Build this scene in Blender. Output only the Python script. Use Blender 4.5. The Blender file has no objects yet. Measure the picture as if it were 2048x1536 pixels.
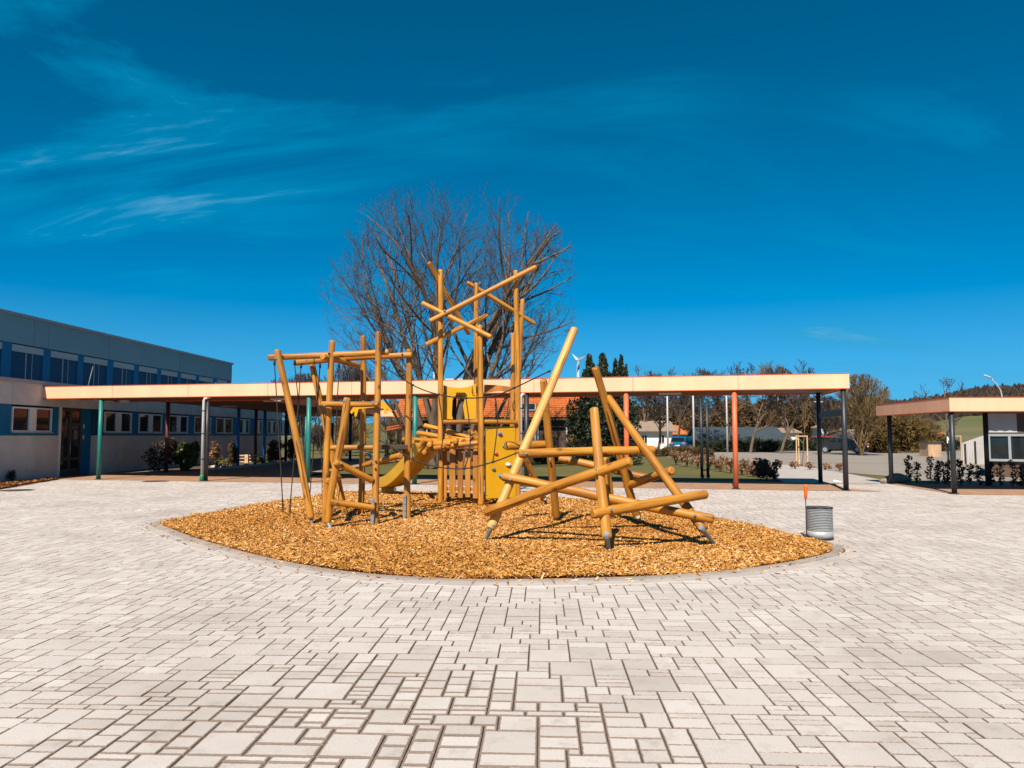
import bpy, bmesh, math, random
import numpy as np
from mathutils import Vector, Matrix, Quaternion

# ------------------------------------------------------------------ camera, sky, sun, exposure
scene = bpy.context.scene
R = math.radians
W, H, F = 2048, 1536, 1500.0          # photograph size and focal length in its pixels
CAM_H = 1.6
PITCH = math.atan(103 / F)
YAW = math.atan(61 / F)
cam_data = bpy.data.cameras.new('camera')
cam_data.sensor_fit = 'HORIZONTAL'; cam_data.sensor_width = 36.0
cam_data.lens = 36.0 * F / W
cam_data.clip_start = 0.05; cam_data.clip_end = 6000
cam = bpy.data.objects.new('camera', cam_data)
scene.collection.objects.link(cam)
cam.location = (0, 0, CAM_H)
cam.rotation_euler = (R(90) + PITCH, 0, YAW)
scene.camera = cam

SUN_EL = R(47)
SUN_TO = Vector((-0.225 * math.cos(SUN_EL), -0.974 * math.cos(SUN_EL), math.sin(SUN_EL))).normalized()
sun_data = bpy.data.lights.new('sun', 'SUN')
sun_data.energy = 5.0; sun_data.angle = R(0.53); sun_data.color = (1.0, 0.92, 0.80)
sun = bpy.data.objects.new('sun', sun_data)
scene.collection.objects.link(sun)
sun.rotation_euler = SUN_TO.to_track_quat('Z', 'Y').to_euler()
sun.location = (0, -20, 40)

world = bpy.data.worlds.new('World'); scene.world = world
world.use_nodes = True
wn, wl = world.node_tree.nodes, world.node_tree.links
wn.clear()
def wnode(t, **kw):
    n = wn.new(t)
    for k, v in kw.items(): setattr(n, k, v)
    return n
sky = wnode('ShaderNodeTexSky', sky_type='NISHITA', sun_disc=False)
sky.sun_elevation = SUN_EL
sky.sun_rotation = math.atan2(SUN_TO.x, SUN_TO.y)
sky.air_density = 1.0; sky.dust_density = 0.15; sky.ozone_density = 5.0
tc = wnode('ShaderNodeTexCoord')
sep = wnode('ShaderNodeSeparateXYZ'); wl.new(tc.outputs['Generated'], sep.inputs[0])
zp = wnode('ShaderNodeMath', operation='ADD'); wl.new(sep.outputs['Z'], zp.inputs[0]); zp.inputs[1].default_value = 0.22
zm = wnode('ShaderNodeMath', operation='MAXIMUM'); wl.new(zp.outputs[0], zm.inputs[0]); zm.inputs[1].default_value = 0.1
dvx = wnode('ShaderNodeMath', operation='DIVIDE'); wl.new(sep.outputs['X'], dvx.inputs[0]); wl.new(zm.outputs[0], dvx.inputs[1])
dvy = wnode('ShaderNodeMath', operation='DIVIDE'); wl.new(sep.outputs['Y'], dvy.inputs[0]); wl.new(zm.outputs[0], dvy.inputs[1])
comb0 = wnode('ShaderNodeCombineXYZ'); wl.new(dvx.outputs[0], comb0.inputs[0]); wl.new(dvy.outputs[0], comb0.inputs[1])
comb = wnode('ShaderNodeVectorMath', operation='ADD'); wl.new(comb0.outputs[0], comb.inputs[0]); comb.inputs[1].default_value = (-0.353, 0.543, 0)
mp = wnode('ShaderNodeMapping'); wl.new(comb.outputs[0], mp.inputs[0])
mp.inputs['Location'].default_value = (2.2, 13.4, 0); mp.inputs['Rotation'].default_value = (0, 0, R(-14)); mp.inputs['Scale'].default_value = (0.55, 1.5, 1)
n1 = wnode('ShaderNodeTexNoise'); wl.new(mp.outputs[0], n1.inputs['Vector'])
n1.inputs['Scale'].default_value = 1.25; n1.inputs['Detail'].default_value = 7; n1.inputs['Roughness'].default_value = 0.62; n1.inputs['Distortion'].default_value = 0.9
n2 = wnode('ShaderNodeTexNoise'); off2 = wnode('ShaderNodeVectorMath', operation='ADD'); wl.new(comb.outputs[0], off2.inputs[0]); off2.inputs[1].default_value = (13, 7, 0); wl.new(off2.outputs[0], n2.inputs['Vector'])
n2.inputs['Scale'].default_value = 0.8; n2.inputs['Detail'].default_value = 2
r1 = wnode('ShaderNodeMapRange'); wl.new(n1.outputs['Fac'], r1.inputs[0])
r1.inputs[1].default_value = 0.51; r1.inputs[2].default_value = 0.76
r2 = wnode('ShaderNodeMapRange'); wl.new(n2.outputs['Fac'], r2.inputs[0])
r2.inputs[1].default_value = 0.40; r2.inputs[2].default_value = 0.62
cm = wnode('ShaderNodeMath', operation='MULTIPLY'); wl.new(r1.outputs[0], cm.inputs[0]); wl.new(r2.outputs[0], cm.inputs[1])
cf = wnode('ShaderNodeMath', operation='MULTIPLY'); wl.new(cm.outputs[0], cf.inputs[0]); cf.inputs[1].default_value = 1.0
tint = wnode('ShaderNodeMix', data_type='RGBA', blend_type='MULTIPLY'); tint.inputs['Factor'].default_value = 1.0
wl.new(sky.outputs[0], tint.inputs['A']); tint.inputs['B'].default_value = (0.0, 0.74, 1.05, 1)
bw = wnode('ShaderNodeRGBToBW'); wl.new(sky.outputs[0], bw.inputs[0])
blue = wnode('ShaderNodeMix', data_type='RGBA', blend_type='MULTIPLY'); blue.inputs['Factor'].default_value = 1.0
bp_ = wnode('ShaderNodeMath', operation='DIVIDE'); wl.new(bw.outputs[0], bp_.inputs[0]); bp_.inputs[1].default_value = 2.6
bq_ = wnode('ShaderNodeMath', operation='POWER'); wl.new(bp_.outputs[0], bq_.inputs[0]); bq_.inputs[1].default_value = 1.0
br_ = wnode('ShaderNodeMath', operation='MULTIPLY'); wl.new(bq_.outputs[0], br_.inputs[0]); br_.inputs[1].default_value = 2.6
wl.new(br_.outputs[0], blue.inputs['A']); blue.inputs['B'].default_value = (0.0, 0.81, 1.90, 1)
hue = wnode('ShaderNodeMix', data_type='RGBA'); hue.inputs['Factor'].default_value = 0.85
wl.new(tint.outputs['Result'], hue.inputs['A']); wl.new(blue.outputs['Result'], hue.inputs['B'])
cl = wnode('ShaderNodeMix', data_type='RGBA'); wl.new(cf.outputs[0], cl.inputs['Factor'])
wl.new(hue.outputs['Result'], cl.inputs['A']); 
core = wnode('ShaderNodeMapRange'); wl.new(cm.outputs[0], core.inputs[0]); core.inputs[1].default_value = 0.40; core.inputs[2].default_value = 0.66
cc_ = wnode('ShaderNodeMix', data_type='RGBA'); wl.new(core.outputs[0], cc_.inputs['Factor']); cc_.inputs['A'].default_value = (0.0, 4.2, 7.6, 1); cc_.inputs['B'].default_value = (1.4, 5.4, 8.6, 1)
wl.new(cc_.outputs['Result'], cl.inputs['B'])
hz = wnode('ShaderNodeMapRange'); wl.new(sep.outputs['Z'], hz.inputs[0])      # thin haze that pales the sky all along the horizon
for i_, v_ in enumerate((0.0, 0.17, 0.72, 0.0)): hz.inputs[i_ + 1].default_value = v_
hm = wnode('ShaderNodeMix', data_type='RGBA'); wl.new(hz.outputs[0], hm.inputs['Factor']); wl.new(cl.outputs['Result'], hm.inputs['A']); hm.inputs['B'].default_value = (1.9, 5.3, 6.7, 1)
bg = wnode('ShaderNodeBackground'); wl.new(hm.outputs['Result'], bg.inputs['Color']); bg.inputs['Strength'].default_value = 0.058
wo = wnode('ShaderNodeOutputWorld'); wl.new(bg.outputs[0], wo.inputs[0])

vs = scene.view_settings
vs.view_transform = 'Standard'; vs.look = 'None'; vs.gamma = 1.0; vs.exposure = 0.5
try: vs.use_curve_mapping = False
except Exception: pass
scene.cycles.max_bounces = 6; scene.cycles.use_denoising = True

# ------------------------------------------------------------------ helpers: geometry of the view
CAM = Vector((0, 0, CAM_H))
CR = (Matrix.Rotation(YAW, 3, 'Z') @ Matrix.Rotation(R(90) + PITCH, 3, 'X'))
def ray(px, py): return CR @ Vector(((px - W / 2) / F, -(py - H / 2) / F, -1.0))
def P(px, py, Y):
    d = ray(px, py); return CAM + d * (Y / d.y)
def PX(px, py, X):
    d = ray(px, py); return CAM + d * (X / d.x)
def G(px, py, z=0.0):
    d = ray(px, py); return CAM + d * ((z - CAM_H) / d.z)
def proj(p):
    v = CR.transposed() @ (Vector(p) - CAM)
    return (W / 2 + F * v.x / -v.z, H / 2 - F * v.y / -v.z)

# ------------------------------------------------------------------ helpers: objects
coll = scene.collection
def tag(o, label=None, cat=None, group=None, kind=None):
    if label: o['label'] = label
    if cat: o['category'] = cat
    if group: o['group'] = group
    if kind: o['kind'] = kind
    return o
def thing(name, label, cat, loc=(0, 0, 0), group=None):
    o = bpy.data.objects.new(name, None); coll.objects.link(o)
    o.location = loc; o.empty_display_size = 0.2
    return tag(o, label, cat, group)
def root_loc(p):
    v = Vector((0, 0, 0))
    while p is not None:
        v += p.location; p = p.parent
    return v
class MB:
    def __init__(s): s.v = []; s.f = []; s.sm = []
    def add(s, vs_, fs, smooth=False):
        b = len(s.v); s.v += [tuple(p) for p in vs_]
        s.f += [tuple(b + i for i in f) for f in fs]; s.sm += [smooth] * len(fs); return s
    def box(s, c, d, rz=0.0, M=None):
        x, y, z = d[0] / 2, d[1] / 2, d[2] / 2
        pts = [Vector((sx * x, sy * y, sz * z)) for sz in (-1, 1) for sy in (-1, 1) for sx in (-1, 1)]
        m = M if M is not None else Matrix.Rotation(rz, 3, 'Z')
        c = Vector(c)
        return s.add([m @ p + c for p in pts], [(0, 2, 3, 1), (4, 5, 7, 6), (0, 1, 5, 4), (2, 6, 7, 3), (0, 4, 6, 2), (1, 3, 7, 5)])
    def bx(s, x0, x1, y0, y1, z0, z1): return s.box(((x0 + x1) / 2, (y0 + y1) / 2, (z0 + z1) / 2), (x1 - x0, y1 - y0, z1 - z0))
    def beam(s, a, b, w, h):
        a, b = Vector(a), Vector(b); d = b - a; L = d.length; d.normalize()
        up = Vector((0, 0, 1)) if abs(d.z) < 0.95 else Vector((0, 1, 0))
        sx = d.cross(up).normalized(); u = sx.cross(d)
        M = Matrix((sx, d, u)).transposed()
        return s.box((a + b) / 2, (w, L, h), M=M)
    def tube(s, pts, rad, n=8, cap=True, smooth=True):
        pts = [Vector(p) for p in pts]; m = len(pts)
        if not hasattr(rad, '__len__'): rad = [rad] * m
        vs_ = []; fs = []
        d0 = (pts[1] - pts[0]).normalized()
        u = d0.cross(Vector((0, 0, 1)) if abs(d0.z) < 0.9 else Vector((1, 0, 0))).normalized()
        for i, p in enumerate(pts):
            d = (pts[min(i + 1, m - 1)] - pts[max(i - 1, 0)]).normalized()
            u = (u - d * u.dot(d)).normalized(); w = d.cross(u)
            for k in range(n):
                a = 2 * math.pi * k / n
                vs_.append(p + (u * math.cos(a) + w * math.sin(a)) * rad[i])
        for i in range(m - 1):
            for k in range(n):
                k2 = (k + 1) % n
                fs.append((i * n + k, i * n + k2, (i + 1) * n + k2, (i + 1) * n + k))
        s.add(vs_, fs, smooth)
        if cap:
            b = len(s.v) - m * n
            s.f.append(tuple(b + k for k in reversed(range(n)))); s.sm.append(False)
            s.f.append(tuple(b + (m - 1) * n + k for k in range(n))); s.sm.append(False)
        return s
    def prism(s, poly, ext):
        n = len(poly); e = Vector(ext)
        vs_ = [Vector(p) for p in poly] + [Vector(p) + e for p in poly]
        fs = [tuple(range(n)), tuple(reversed(range(n, 2 * n)))] + [(i, i + n, (i + 1) % n + n, (i + 1) % n) for i in range(n)]
        return s.add(vs_, fs)
    def build(s, name, mat, parent=None, bevel=0, label=None):
        off = root_loc(parent)
        me = bpy.data.meshes.new(name)
        me.from_pydata([(p[0] - off.x, p[1] - off.y, p[2] - off.z) for p in s.v], [], s.f)
        me.polygons.foreach_set('use_smooth', s.sm)
        bm = bmesh.new(); bm.from_mesh(me); bmesh.ops.recalc_face_normals(bm, faces=bm.faces)
        if bevel: bmesh.ops.bevel(bm, geom=[e for e in bm.edges if e.is_manifold and e.calc_face_angle(0) > 0.5], offset=bevel, segments=1, affect='EDGES')
        bm.to_mesh(me); bm.free()
        return link(name, me, mat, parent, label)
def link(name, me, mat, parent=None, label=None):
    if mat is not None: me.materials.append(mat)
    o = bpy.data.objects.new(name, me); coll.objects.link(o)
    if parent is not None: o.parent = parent
    if label: o['label'] = label
    return o
def np_mesh(name, verts, quads, mat, parent=None, attrs=None, smooth=False, n=4):
    """fast mesh from arrays; attrs: {name: (domain, type, array)}"""
    me = bpy.data.meshes.new(name)
    verts = np.asarray(verts, np.float32); quads = np.asarray(quads, np.int32)
    off = root_loc(parent); verts = verts - np.array(off, np.float32)
    me.vertices.add(len(verts)); me.vertices.foreach_set('co', verts.ravel())
    me.loops.add(quads.size); me.loops.foreach_set('vertex_index', quads.ravel())
    me.polygons.add(len(quads)); me.polygons.foreach_set('loop_start', np.arange(0, quads.size, n, dtype=np.int32))
    me.update(calc_edges=True)
    me.polygons.foreach_set('use_smooth', np.full(len(quads), bool(smooth)))
    if attrs:
        for k, (dom, typ, arr) in attrs.items():
            a = me.attributes.new(k, typ, dom)
            a.data.foreach_set('vector' if typ == 'FLOAT_VECTOR' else 'value', np.asarray(arr, np.float32).ravel())
    me.validate()
    return link(name, me, mat, parent)

# ------------------------------------------------------------------ helpers: materials
def new_mat(name):
    m = bpy.data.materials.new(name); m.use_nodes = True
    nt = m.node_tree; b = nt.nodes['Principled BSDF']
    return m, nt, b
def nd(nt, t, **kw):
    n = nt.nodes.new(t)
    for k, v in kw.items():
        if k in n.inputs.keys(): n.inputs[k].default_value = v
        else: setattr(n, k, v)
    return n
def c4(c): return (c[0], c[1], c[2], 1)
def mixc(nt, fac, a, b, mode='MIX'):
    m = nd(nt, 'ShaderNodeMix', data_type='RGBA', blend_type=mode)
    for s, v in (('Factor', fac), ('A', a), ('B', b)):
        if hasattr(v, 'is_output') or isinstance(v, bpy.types.NodeSocket): nt.links.new(v, m.inputs[s])
        elif s == 'Factor': m.inputs[s].default_value = v
        else: m.inputs[s].default_value = c4(v)
    return m.outputs['Result']
def mrange(nt, v, a, b, c=0.0, d=1.0):
    m = nd(nt, 'ShaderNodeMapRange'); nt.links.new(v, m.inputs[0])
    for i, x in enumerate((a, b, c, d)): m.inputs[i + 1].default_value = x
    return m.outputs[0]
def noise(nt, scale, detail=3, rough=0.55, coord='Object', sc=None, dist=0.0):
    t = nd(nt, 'ShaderNodeTexCoord'); v = t.outputs[coord]
    if sc:
        mp_ = nd(nt, 'ShaderNodeMapping'); nt.links.new(v, mp_.inputs[0]); mp_.inputs['Scale'].default_value = sc; v = mp_.outputs[0]
    n = nd(nt, 'ShaderNodeTexNoise'); nt.links.new(v, n.inputs['Vector'])
    n.inputs['Scale'].default_value = scale; n.inputs['Detail'].default_value = detail
    n.inputs['Roughness'].default_value = rough; n.inputs['Distortion'].default_value = dist
    return n.outputs['Fac']
def bump(nt, b, h, strength=0.3, dist=0.01):
    bp = nd(nt, 'ShaderNodeBump'); bp.inputs['Strength'].default_value = strength; bp.inputs['Distance'].default_value = dist
    nt.links.new(h, bp.inputs['Height']); nt.links.new(bp.outputs[0], b.inputs['Normal'])
def simple(name, col, rough=0.6, var=0.15, scale=3.0, metal=0.0, bmp=0.0, bscale=60, spec=0.5, sc=None, rnd=0.0):
    m, nt, b = new_mat(name)
    f = noise(nt, scale, 5, 0.6, sc=sc)
    out = mixc(nt, mrange(nt, f, 0.3, 0.7), [c * (1 - var) for c in col], [min(1, c * (1 + var)) for c in col])
    if rnd:
        oi = nd(nt, 'ShaderNodeObjectInfo')
        out = mixc(nt, 1.0, out, mixc(nt, oi.outputs['Random'], [1 - rnd] * 3, [1, 1, 1]), 'MULTIPLY')
    nt.links.new(out, b.inputs['Base Color'])
    b.inputs['Roughness'].default_value = rough; b.inputs['Metallic'].default_value = metal
    b.inputs['Specular IOR Level'].default_value = spec
    if bmp: bump(nt, b, noise(nt, bscale, 4, sc=sc), bmp, 0.01)
    return m
M = {}
def wood_mat(name, dark, light, crack=True):
    m, nt, b = new_mat(name)
    t = nd(nt, 'ShaderNodeTexCoord'); oi = nd(nt, 'ShaderNodeObjectInfo')
    off = nd(nt, 'ShaderNodeVectorMath', operation='SCALE'); nt.links.new(oi.outputs['Random'], off.inputs['Scale']); off.inputs[0].default_value = (7, 13, 31)
    ad = nd(nt, 'ShaderNodeVectorMath', operation='ADD'); nt.links.new(t.outputs['Object'], ad.inputs[0]); nt.links.new(off.outputs[0], ad.inputs[1])
    def nz(sc, scale, det, dist=0.0):
        mp_ = nd(nt, 'ShaderNodeMapping'); nt.links.new(ad.outputs[0], mp_.inputs[0]); mp_.inputs['Scale'].default_value = sc
        n = nd(nt, 'ShaderNodeTexNoise'); nt.links.new(mp_.outputs[0], n.inputs['Vector'])
        n.inputs['Scale'].default_value = scale; n.inputs['Detail'].default_value = det; n.inputs['Distortion'].default_value = dist
        return n.outputs['Fac']
    grain = nz((1, 1, 0.06), 28, 5, 0.4)
    patch = nz((1, 1, 0.5), 2.6, 3)
    fine = nz((1, 1, 0.1), 90, 3)
    col = mixc(nt, mrange(nt, grain, 0.3, 0.7), dark, light)
    col = mixc(nt, mrange(nt, patch, 0.35, 0.7, 0, 0.45), col, [min(1, c * 1.25) for c in light])
    vo = nd(nt, 'ShaderNodeTexVoronoi', feature='F1')
    mp2 = nd(nt, 'ShaderNodeMapping'); nt.links.new(ad.outputs[0], mp2.inputs[0]); mp2.inputs['Scale'].default_value = (1, 1, 0.55)
    nt.links.new(mp2.outputs[0], vo.inputs['Vector']); vo.inputs['Scale'].default_value = 4.5
    knot = mrange(nt, vo.outputs['Distance'], 0.06, 0.17, 0.85, 0.0)
    col = mixc(nt, knot, col, [c * 0.38 for c in dark])
    if crack:
        cr = nz((1, 1, 0.03), 16, 2, 0.1)
        col = mixc(nt, mrange(nt, cr, 0.635, 0.66, 0, 0.85), col, [c * 0.25 for c in dark])
    weath = nz((1, 1, 0.12), 5, 4, 0.3)
    col = mixc(nt, mrange(nt, weath, 0.50, 0.70, 0, 0.75), col, [dark[0] * .68, dark[1] * .72, dark[2] * 1.4])
    tone = mixc(nt, oi.outputs['Random'], (0.84, 0.80, 0.76), (1.05, 1.04, 1.02))
    col = mixc(nt, 1.0, col, tone, 'MULTIPLY')
    nt.links.new(col, b.inputs['Base Color'])
    b.inputs['Roughness'].default_value = 0.5; b.inputs['Specular IOR Level'].default_value = 0.45
    bump(nt, b, grain, 0.5, 0.008)
    return m
M['log'] = wood_mat('larch_log', (0.31, 0.108, 0.007), (0.575, 0.258, 0.030))
M['log_pale_sunlit'] = wood_mat('pale_sunlit_larch_log', (0.46, 0.215, 0.04), (0.68, 0.375, 0.10))  # paler log; sunlight on one leaning pole is put into its colour
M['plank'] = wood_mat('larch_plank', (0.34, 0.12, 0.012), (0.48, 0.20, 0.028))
M['stake'] = wood_mat('stake_wood', (0.5, 0.32, 0.16), (0.66, 0.45, 0.25), False)
M['steel'] = simple('galvanised_steel', (0.24, 0.265, 0.28), 0.6, 0.2, 14, metal=0.35, bmp=0.05)
M['darksteel'] = simple('anthracite_paint', (0.022, 0.027, 0.032), 0.45, 0.15, 5)
M['rope'] = simple('dark_rope', (0.035, 0.02, 0.016), 0.85, 0.3, 60, bmp=0.5, bscale=200)
M['chain'] = simple('chain_steel', (0.12, 0.1, 0.09), 0.5, 0.2, 40, metal=0.8)
M['yellow'] = simple('yellow_board', (0.60, 0.30, 0.002), 0.38, 0.09, 2, bmp=0.03, bscale=30)
M['yellow_slide'] = simple('yellow_slide_plastic', (0.53, 0.285, 0.003), 0.3, 0.1, 3)
def paint(name, col, rough=0.45): return simple(name, col, rough, 0.10, 4, bmp=0.04, bscale=40)
M['teal'] = paint('teal_paint', (0.012, 0.17, 0.15))
M['redpost'] = paint('salmon_red_paint', (0.64, 0.135, 0.05))
M['bluepost'] = paint('blue_paint', (0.0, 0.17, 0.50))
M['maroon'] = paint('maroon_paint', (0.11, 0.025, 0.02))
M['fascia'] = simple('peach_fascia_metal', (0.88, 0.465, 0.28), 0.5, 0.085, 1.6, bmp=0.02, bscale=8, sc=(1.0, 1.0, 0.12))
M['fascia_edge'] = paint('orange_trim', (0.50, 0.085, 0.02))
M['soffit'] = simple('brown_soffit_board', (0.16, 0.065, 0.035), 0.65, 0.3, 2.5, sc=(0.3, 6, 1), bmp=0.1, rnd=0.2)
M['roofing'] = simple('grey_roof_membrane', (0.16, 0.16, 0.16), 0.9, 0.2, 3)
M['pipe'] = simple('grey_white_pipe', (0.48, 0.45, 0.43), 0.45, 0.08, 5)
M['green_cap'] = paint('green_cap', (0.01, 0.22, 0.09))
M['lampglass'] = simple('frosted_lamp_cover', (0.5, 0.44, 0.38), 0.4, 0.05, 5)
M['concrete'] = simple('pale_concrete_wall', (0.48, 0.44, 0.41), 0.85, 0.18, 0.7, bmp=0.15, bscale=90)
M['cladding'] = simple('grey_cladding', (0.15, 0.27, 0.31), 0.55, 0.05, 0.5, rnd=0.08)
M['coping'] = simple('metal_coping', (0.30, 0.28, 0.27), 0.4, 0.1, 2, metal=0.3)
M['bluepanel'] = simple('blue_panel', (0.0, 0.13, 0.28), 0.55, 0.07, 1.2, spec=0.2, rnd=0.15)
M['bluedark'] = simple('dark_blue_panel', (0.0, 0.065, 0.14), 0.55, 0.07, 1.2, spec=0.2, rnd=0.2)
M['wframe'] = simple('window_frame_white', (0.62, 0.60, 0.57), 0.45, 0.06, 3)
M['gframe'] = simple('window_frame_grey', (0.30, 0.33, 0.34), 0.45, 0.06, 3)
M['blind'] = simple('grey_roller_blind', (0.30, 0.36, 0.38), 0.55, 0.06, 2, sc=(1, 1, 14))
def glass_mat(name, col, rough=0.04):
    m, nt, b = new_mat(name)
    f = noise(nt, 1.3, 2)
    nt.links.new(mixc(nt, f, [c * 0.5 for c in col], [c * 1.5 for c in col]), b.inputs['Base Color'])
    b.inputs['Roughness'].default_value = rough; b.inputs['IOR'].default_value = 1.5
    bump(nt, b, noise(nt, 0.8, 1), 0.03, 0.05)
    return m
M['glass'] = glass_mat('dark_window_glass', (0.018, 0.022, 0.024))
M['carglass'] = glass_mat('car_glass', (0.01, 0.012, 0.014))
M['doorframe'] = simple('door_frame_dark', (0.035, 0.03, 0.028), 0.4, 0.1, 4)
M['rubber'] = simple('black_rubber', (0.02, 0.02, 0.02), 0.8, 0.2, 10)
M['white'] = simple('white_render', (0.78, 0.76, 0.72), 0.8, 0.05, 1)
M['turbine'] = simple('turbine_white', (0.38, 0.41, 0.43), 0.5, 0.03, 1)
M['stone'] = simple('pale_boulder', (0.33, 0.27, 0.21), 0.85, 0.3, 4, bmp=0.5, bscale=12, rnd=0.3)
M['bark'] = simple('grey_brown_bark', (0.135, 0.09, 0.06), 0.9, 0.4, 5, sc=(1, 1, 0.25), bmp=0.6, bscale=14)
M['twig'] = simple('twig_brown', (0.078, 0.060, 0.052), 0.9, 0.3, 4, rnd=0.25)
M['twig_gold'] = simple('twig_golden_brown', (0.20, 0.125, 0.048), 0.9, 0.3, 1.5, rnd=0.2)

def leaf_mat(name, a, bcol, rough=0.55, spec=0.4):
    m, nt, b = new_mat(name)
    at = nd(nt, 'ShaderNodeAttribute', attribute_name='rnd')
    nt.links.new(mixc(nt, at.outputs['Fac'], a, bcol), b.inputs['Base Color'])
    b.inputs['Roughness'].default_value = rough; b.inputs['Specular IOR Level'].default_value = spec
    return m
M['yew'] = leaf_mat('dark_yew_foliage', (0.010, 0.018, 0.008), (0.032, 0.042, 0.014))
M['laurel'] = leaf_mat('laurel_leaf', (0.035, 0.055, 0.010), (0.12, 0.13, 0.028), 0.4)
M['darkleaf'] = leaf_mat('dark_shrub_leaf', (0.02, 0.014, 0.010), (0.085, 0.055, 0.035), 0.5)
M['beech'] = leaf_mat('dry_beech_leaf', (0.16, 0.075, 0.035), (0.38, 0.20, 0.10), 0.6)
M['olive'] = leaf_mat('olive_bush_leaf', (0.06, 0.045, 0.012), (0.21, 0.145, 0.045), 0.7)
M['thicket'] = leaf_mat('brown_thicket', (0.055, 0.035, 0.018), (0.20, 0.125, 0.06), 0.9, 0.1)
M['thicket_gold'] = leaf_mat('golden_thicket', (0.07, 0.045, 0.015), (0.20, 0.125, 0.042), 0.9, 0.1)
M['forest'] = leaf_mat('far_forest', (0.022, 0.019, 0.017), (0.085, 0.055, 0.038), 0.95, 0.1)
M['cushion'] = leaf_mat('cushion_plant', (0.06, 0.07, 0.012), (0.20, 0.19, 0.05), 0.7)

# paving: fine speckle, low stains, dirt along the edges of each stone, sandy rims in one worn patch
def paver_mat():
    m, nt, b = new_mat('concrete_paver')
    geo = nd(nt, 'ShaderNodeNewGeometry')
    uv = nd(nt, 'ShaderNodeAttribute', attribute_name='edge'); rn = nd(nt, 'ShaderNodeAttribute', attribute_name='rnd')
    def gn(scale, det, rough=0.6):
        n = nd(nt, 'ShaderNodeTexNoise'); nt.links.new(geo.outputs['Position'], n.inputs['Vector'])
        n.inputs['Scale'].default_value = scale; n.inputs['Detail'].default_value = det; n.inputs['Roughness'].default_value = rough
        return n.outputs['Fac']
    base = mixc(nt, rn.outputs['Fac'], (0.490, 0.428, 0.386), (0.615, 0.550, 0.503))
    sp = gn(170, 3, 0.7)
    base = mixc(nt, mrange(nt, sp, 0.52, 0.68, 0, 0.6), base, (0.28, 0.235, 0.20))
    base = mixc(nt, mrange(nt, sp, 0.40, 0.28, 0, 0.5), base, (0.72, 0.67, 0.63))
    st = gn(0.55, 5, 0.6)
    base = mixc(nt, mrange(nt, st, 0.49, 0.72, 0, 0.6), base, (0.32, 0.27, 0.235))
    st2 = gn(5.0, 4, 0.65)
    base = mixc(nt, mrange(nt, st2, 0.55, 0.75, 0, 0.55), base, (0.30, 0.25, 0.21))
    # dirt near the rims: 'edge' holds the distance to the stone's rim in metres
    sx = nd(nt, 'ShaderNodeSeparateXYZ'); nt.links.new(uv.outputs['Vector'], sx.inputs[0])
    def mth(op, a, bb):
        k = nd(nt, 'ShaderNodeMath', operation=op)
        for i, v in enumerate((a, bb)):
            if isinstance(v, bpy.types.NodeSocket): nt.links.new(v, k.inputs[i])
            else: k.inputs[i].default_value = v
        return k.outputs[0]
    # edge.x, edge.y run 0..w and 0..d ; size is in psize
    ps = nd(nt, 'ShaderNodeAttribute', attribute_name='psize'); s2 = nd(nt, 'ShaderNodeSeparateXYZ'); nt.links.new(ps.outputs['Vector'], s2.inputs[0])
    dx = mth('MINIMUM', sx.outputs[0], mth('SUBTRACT', s2.outputs[0], sx.outputs[0]))
    dy = mth('MINIMUM', sx.outputs[1], mth('SUBTRACT', s2.outputs[1], sx.outputs[1]))
    de = mth('ADD', mth('MINIMUM', dx, dy), mth('MULTIPLY', mth('SUBTRACT', gn(45, 3), 0.5), 0.016))
    # worn sandy patch with its own outline
    sp3 = nd(nt, 'ShaderNodeSeparateXYZ'); nt.links.new(geo.outputs['Position'], sp3.inputs[0])
    ddx = mth('MULTIPLY', mth('SUBTRACT', sp3.outputs[0], -1.0), 0.75); ddy = mth('MULTIPLY', mth('SUBTRACT', sp3.outputs[1], 3.8), 0.72)
    rr = mth('SQRT', mth('ADD', mth('MULTIPLY', ddx, ddx), mth('MULTIPLY', ddy, ddy)), 0)
    patch = mrange(nt, mth('ADD', rr, mth('MULTIPLY', gn(1.2, 3), 1.2)), 0.9, 2.2, 1.0, 0.0)
    wid = mth('ADD', mth('MULTIPLY', patch, 0.0095), 0.0012)
    rim = mrange(nt, mth('SUBTRACT', de, wid), 0.0, 0.006, 1.0, 0.0)
    base = mixc(nt, mth('MULTIPLY', rim, 0.75), base, (0.13, 0.07, 0.036))
    nt.links.new(base, b.inputs['Base Color'])
    b.inputs['Roughness'].default_value = 0.88; b.inputs['Specular IOR Level'].default_value = 0.3
    bump(nt, b, gn(260, 3, 0.7), 0.35, 0.004)
    return m
M['paver'] = paver_mat()
M['joint'] = simple('joint_sand', (0.075, 0.042, 0.025), 0.95, 0.4, 8, bmp=0.4)
M['kerb'] = simple('concrete_kerb', (0.49, 0.425, 0.38), 0.85, 0.12, 2.5, bmp=0.25, bscale=120, rnd=0.12)
M['kerb_in'] = simple('tan_concrete_kerb', (0.36, 0.30, 0.255), 0.85, 0.14, 2.5, bmp=0.25, bscale=120, rnd=0.15)
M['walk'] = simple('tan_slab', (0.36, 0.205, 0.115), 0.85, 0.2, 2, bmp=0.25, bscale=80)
M['path'] = simple('beige_path', (0.42, 0.37, 0.33), 0.9, 0.12, 0.8, bmp=0.1)
M['asphalt'] = simple('worn_asphalt', (0.27, 0.225, 0.185), 0.9, 0.14, 0.25, bmp=0.2)
M['soil'] = simple('brown_soil', (0.10, 0.062, 0.035), 0.95, 0.4, 5, bmp=0.6, bscale=30)
M['manhole'] = simple('iron_cover', (0.10, 0.055, 0.035), 0.6, 0.25, 12, metal=0.5)
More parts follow.
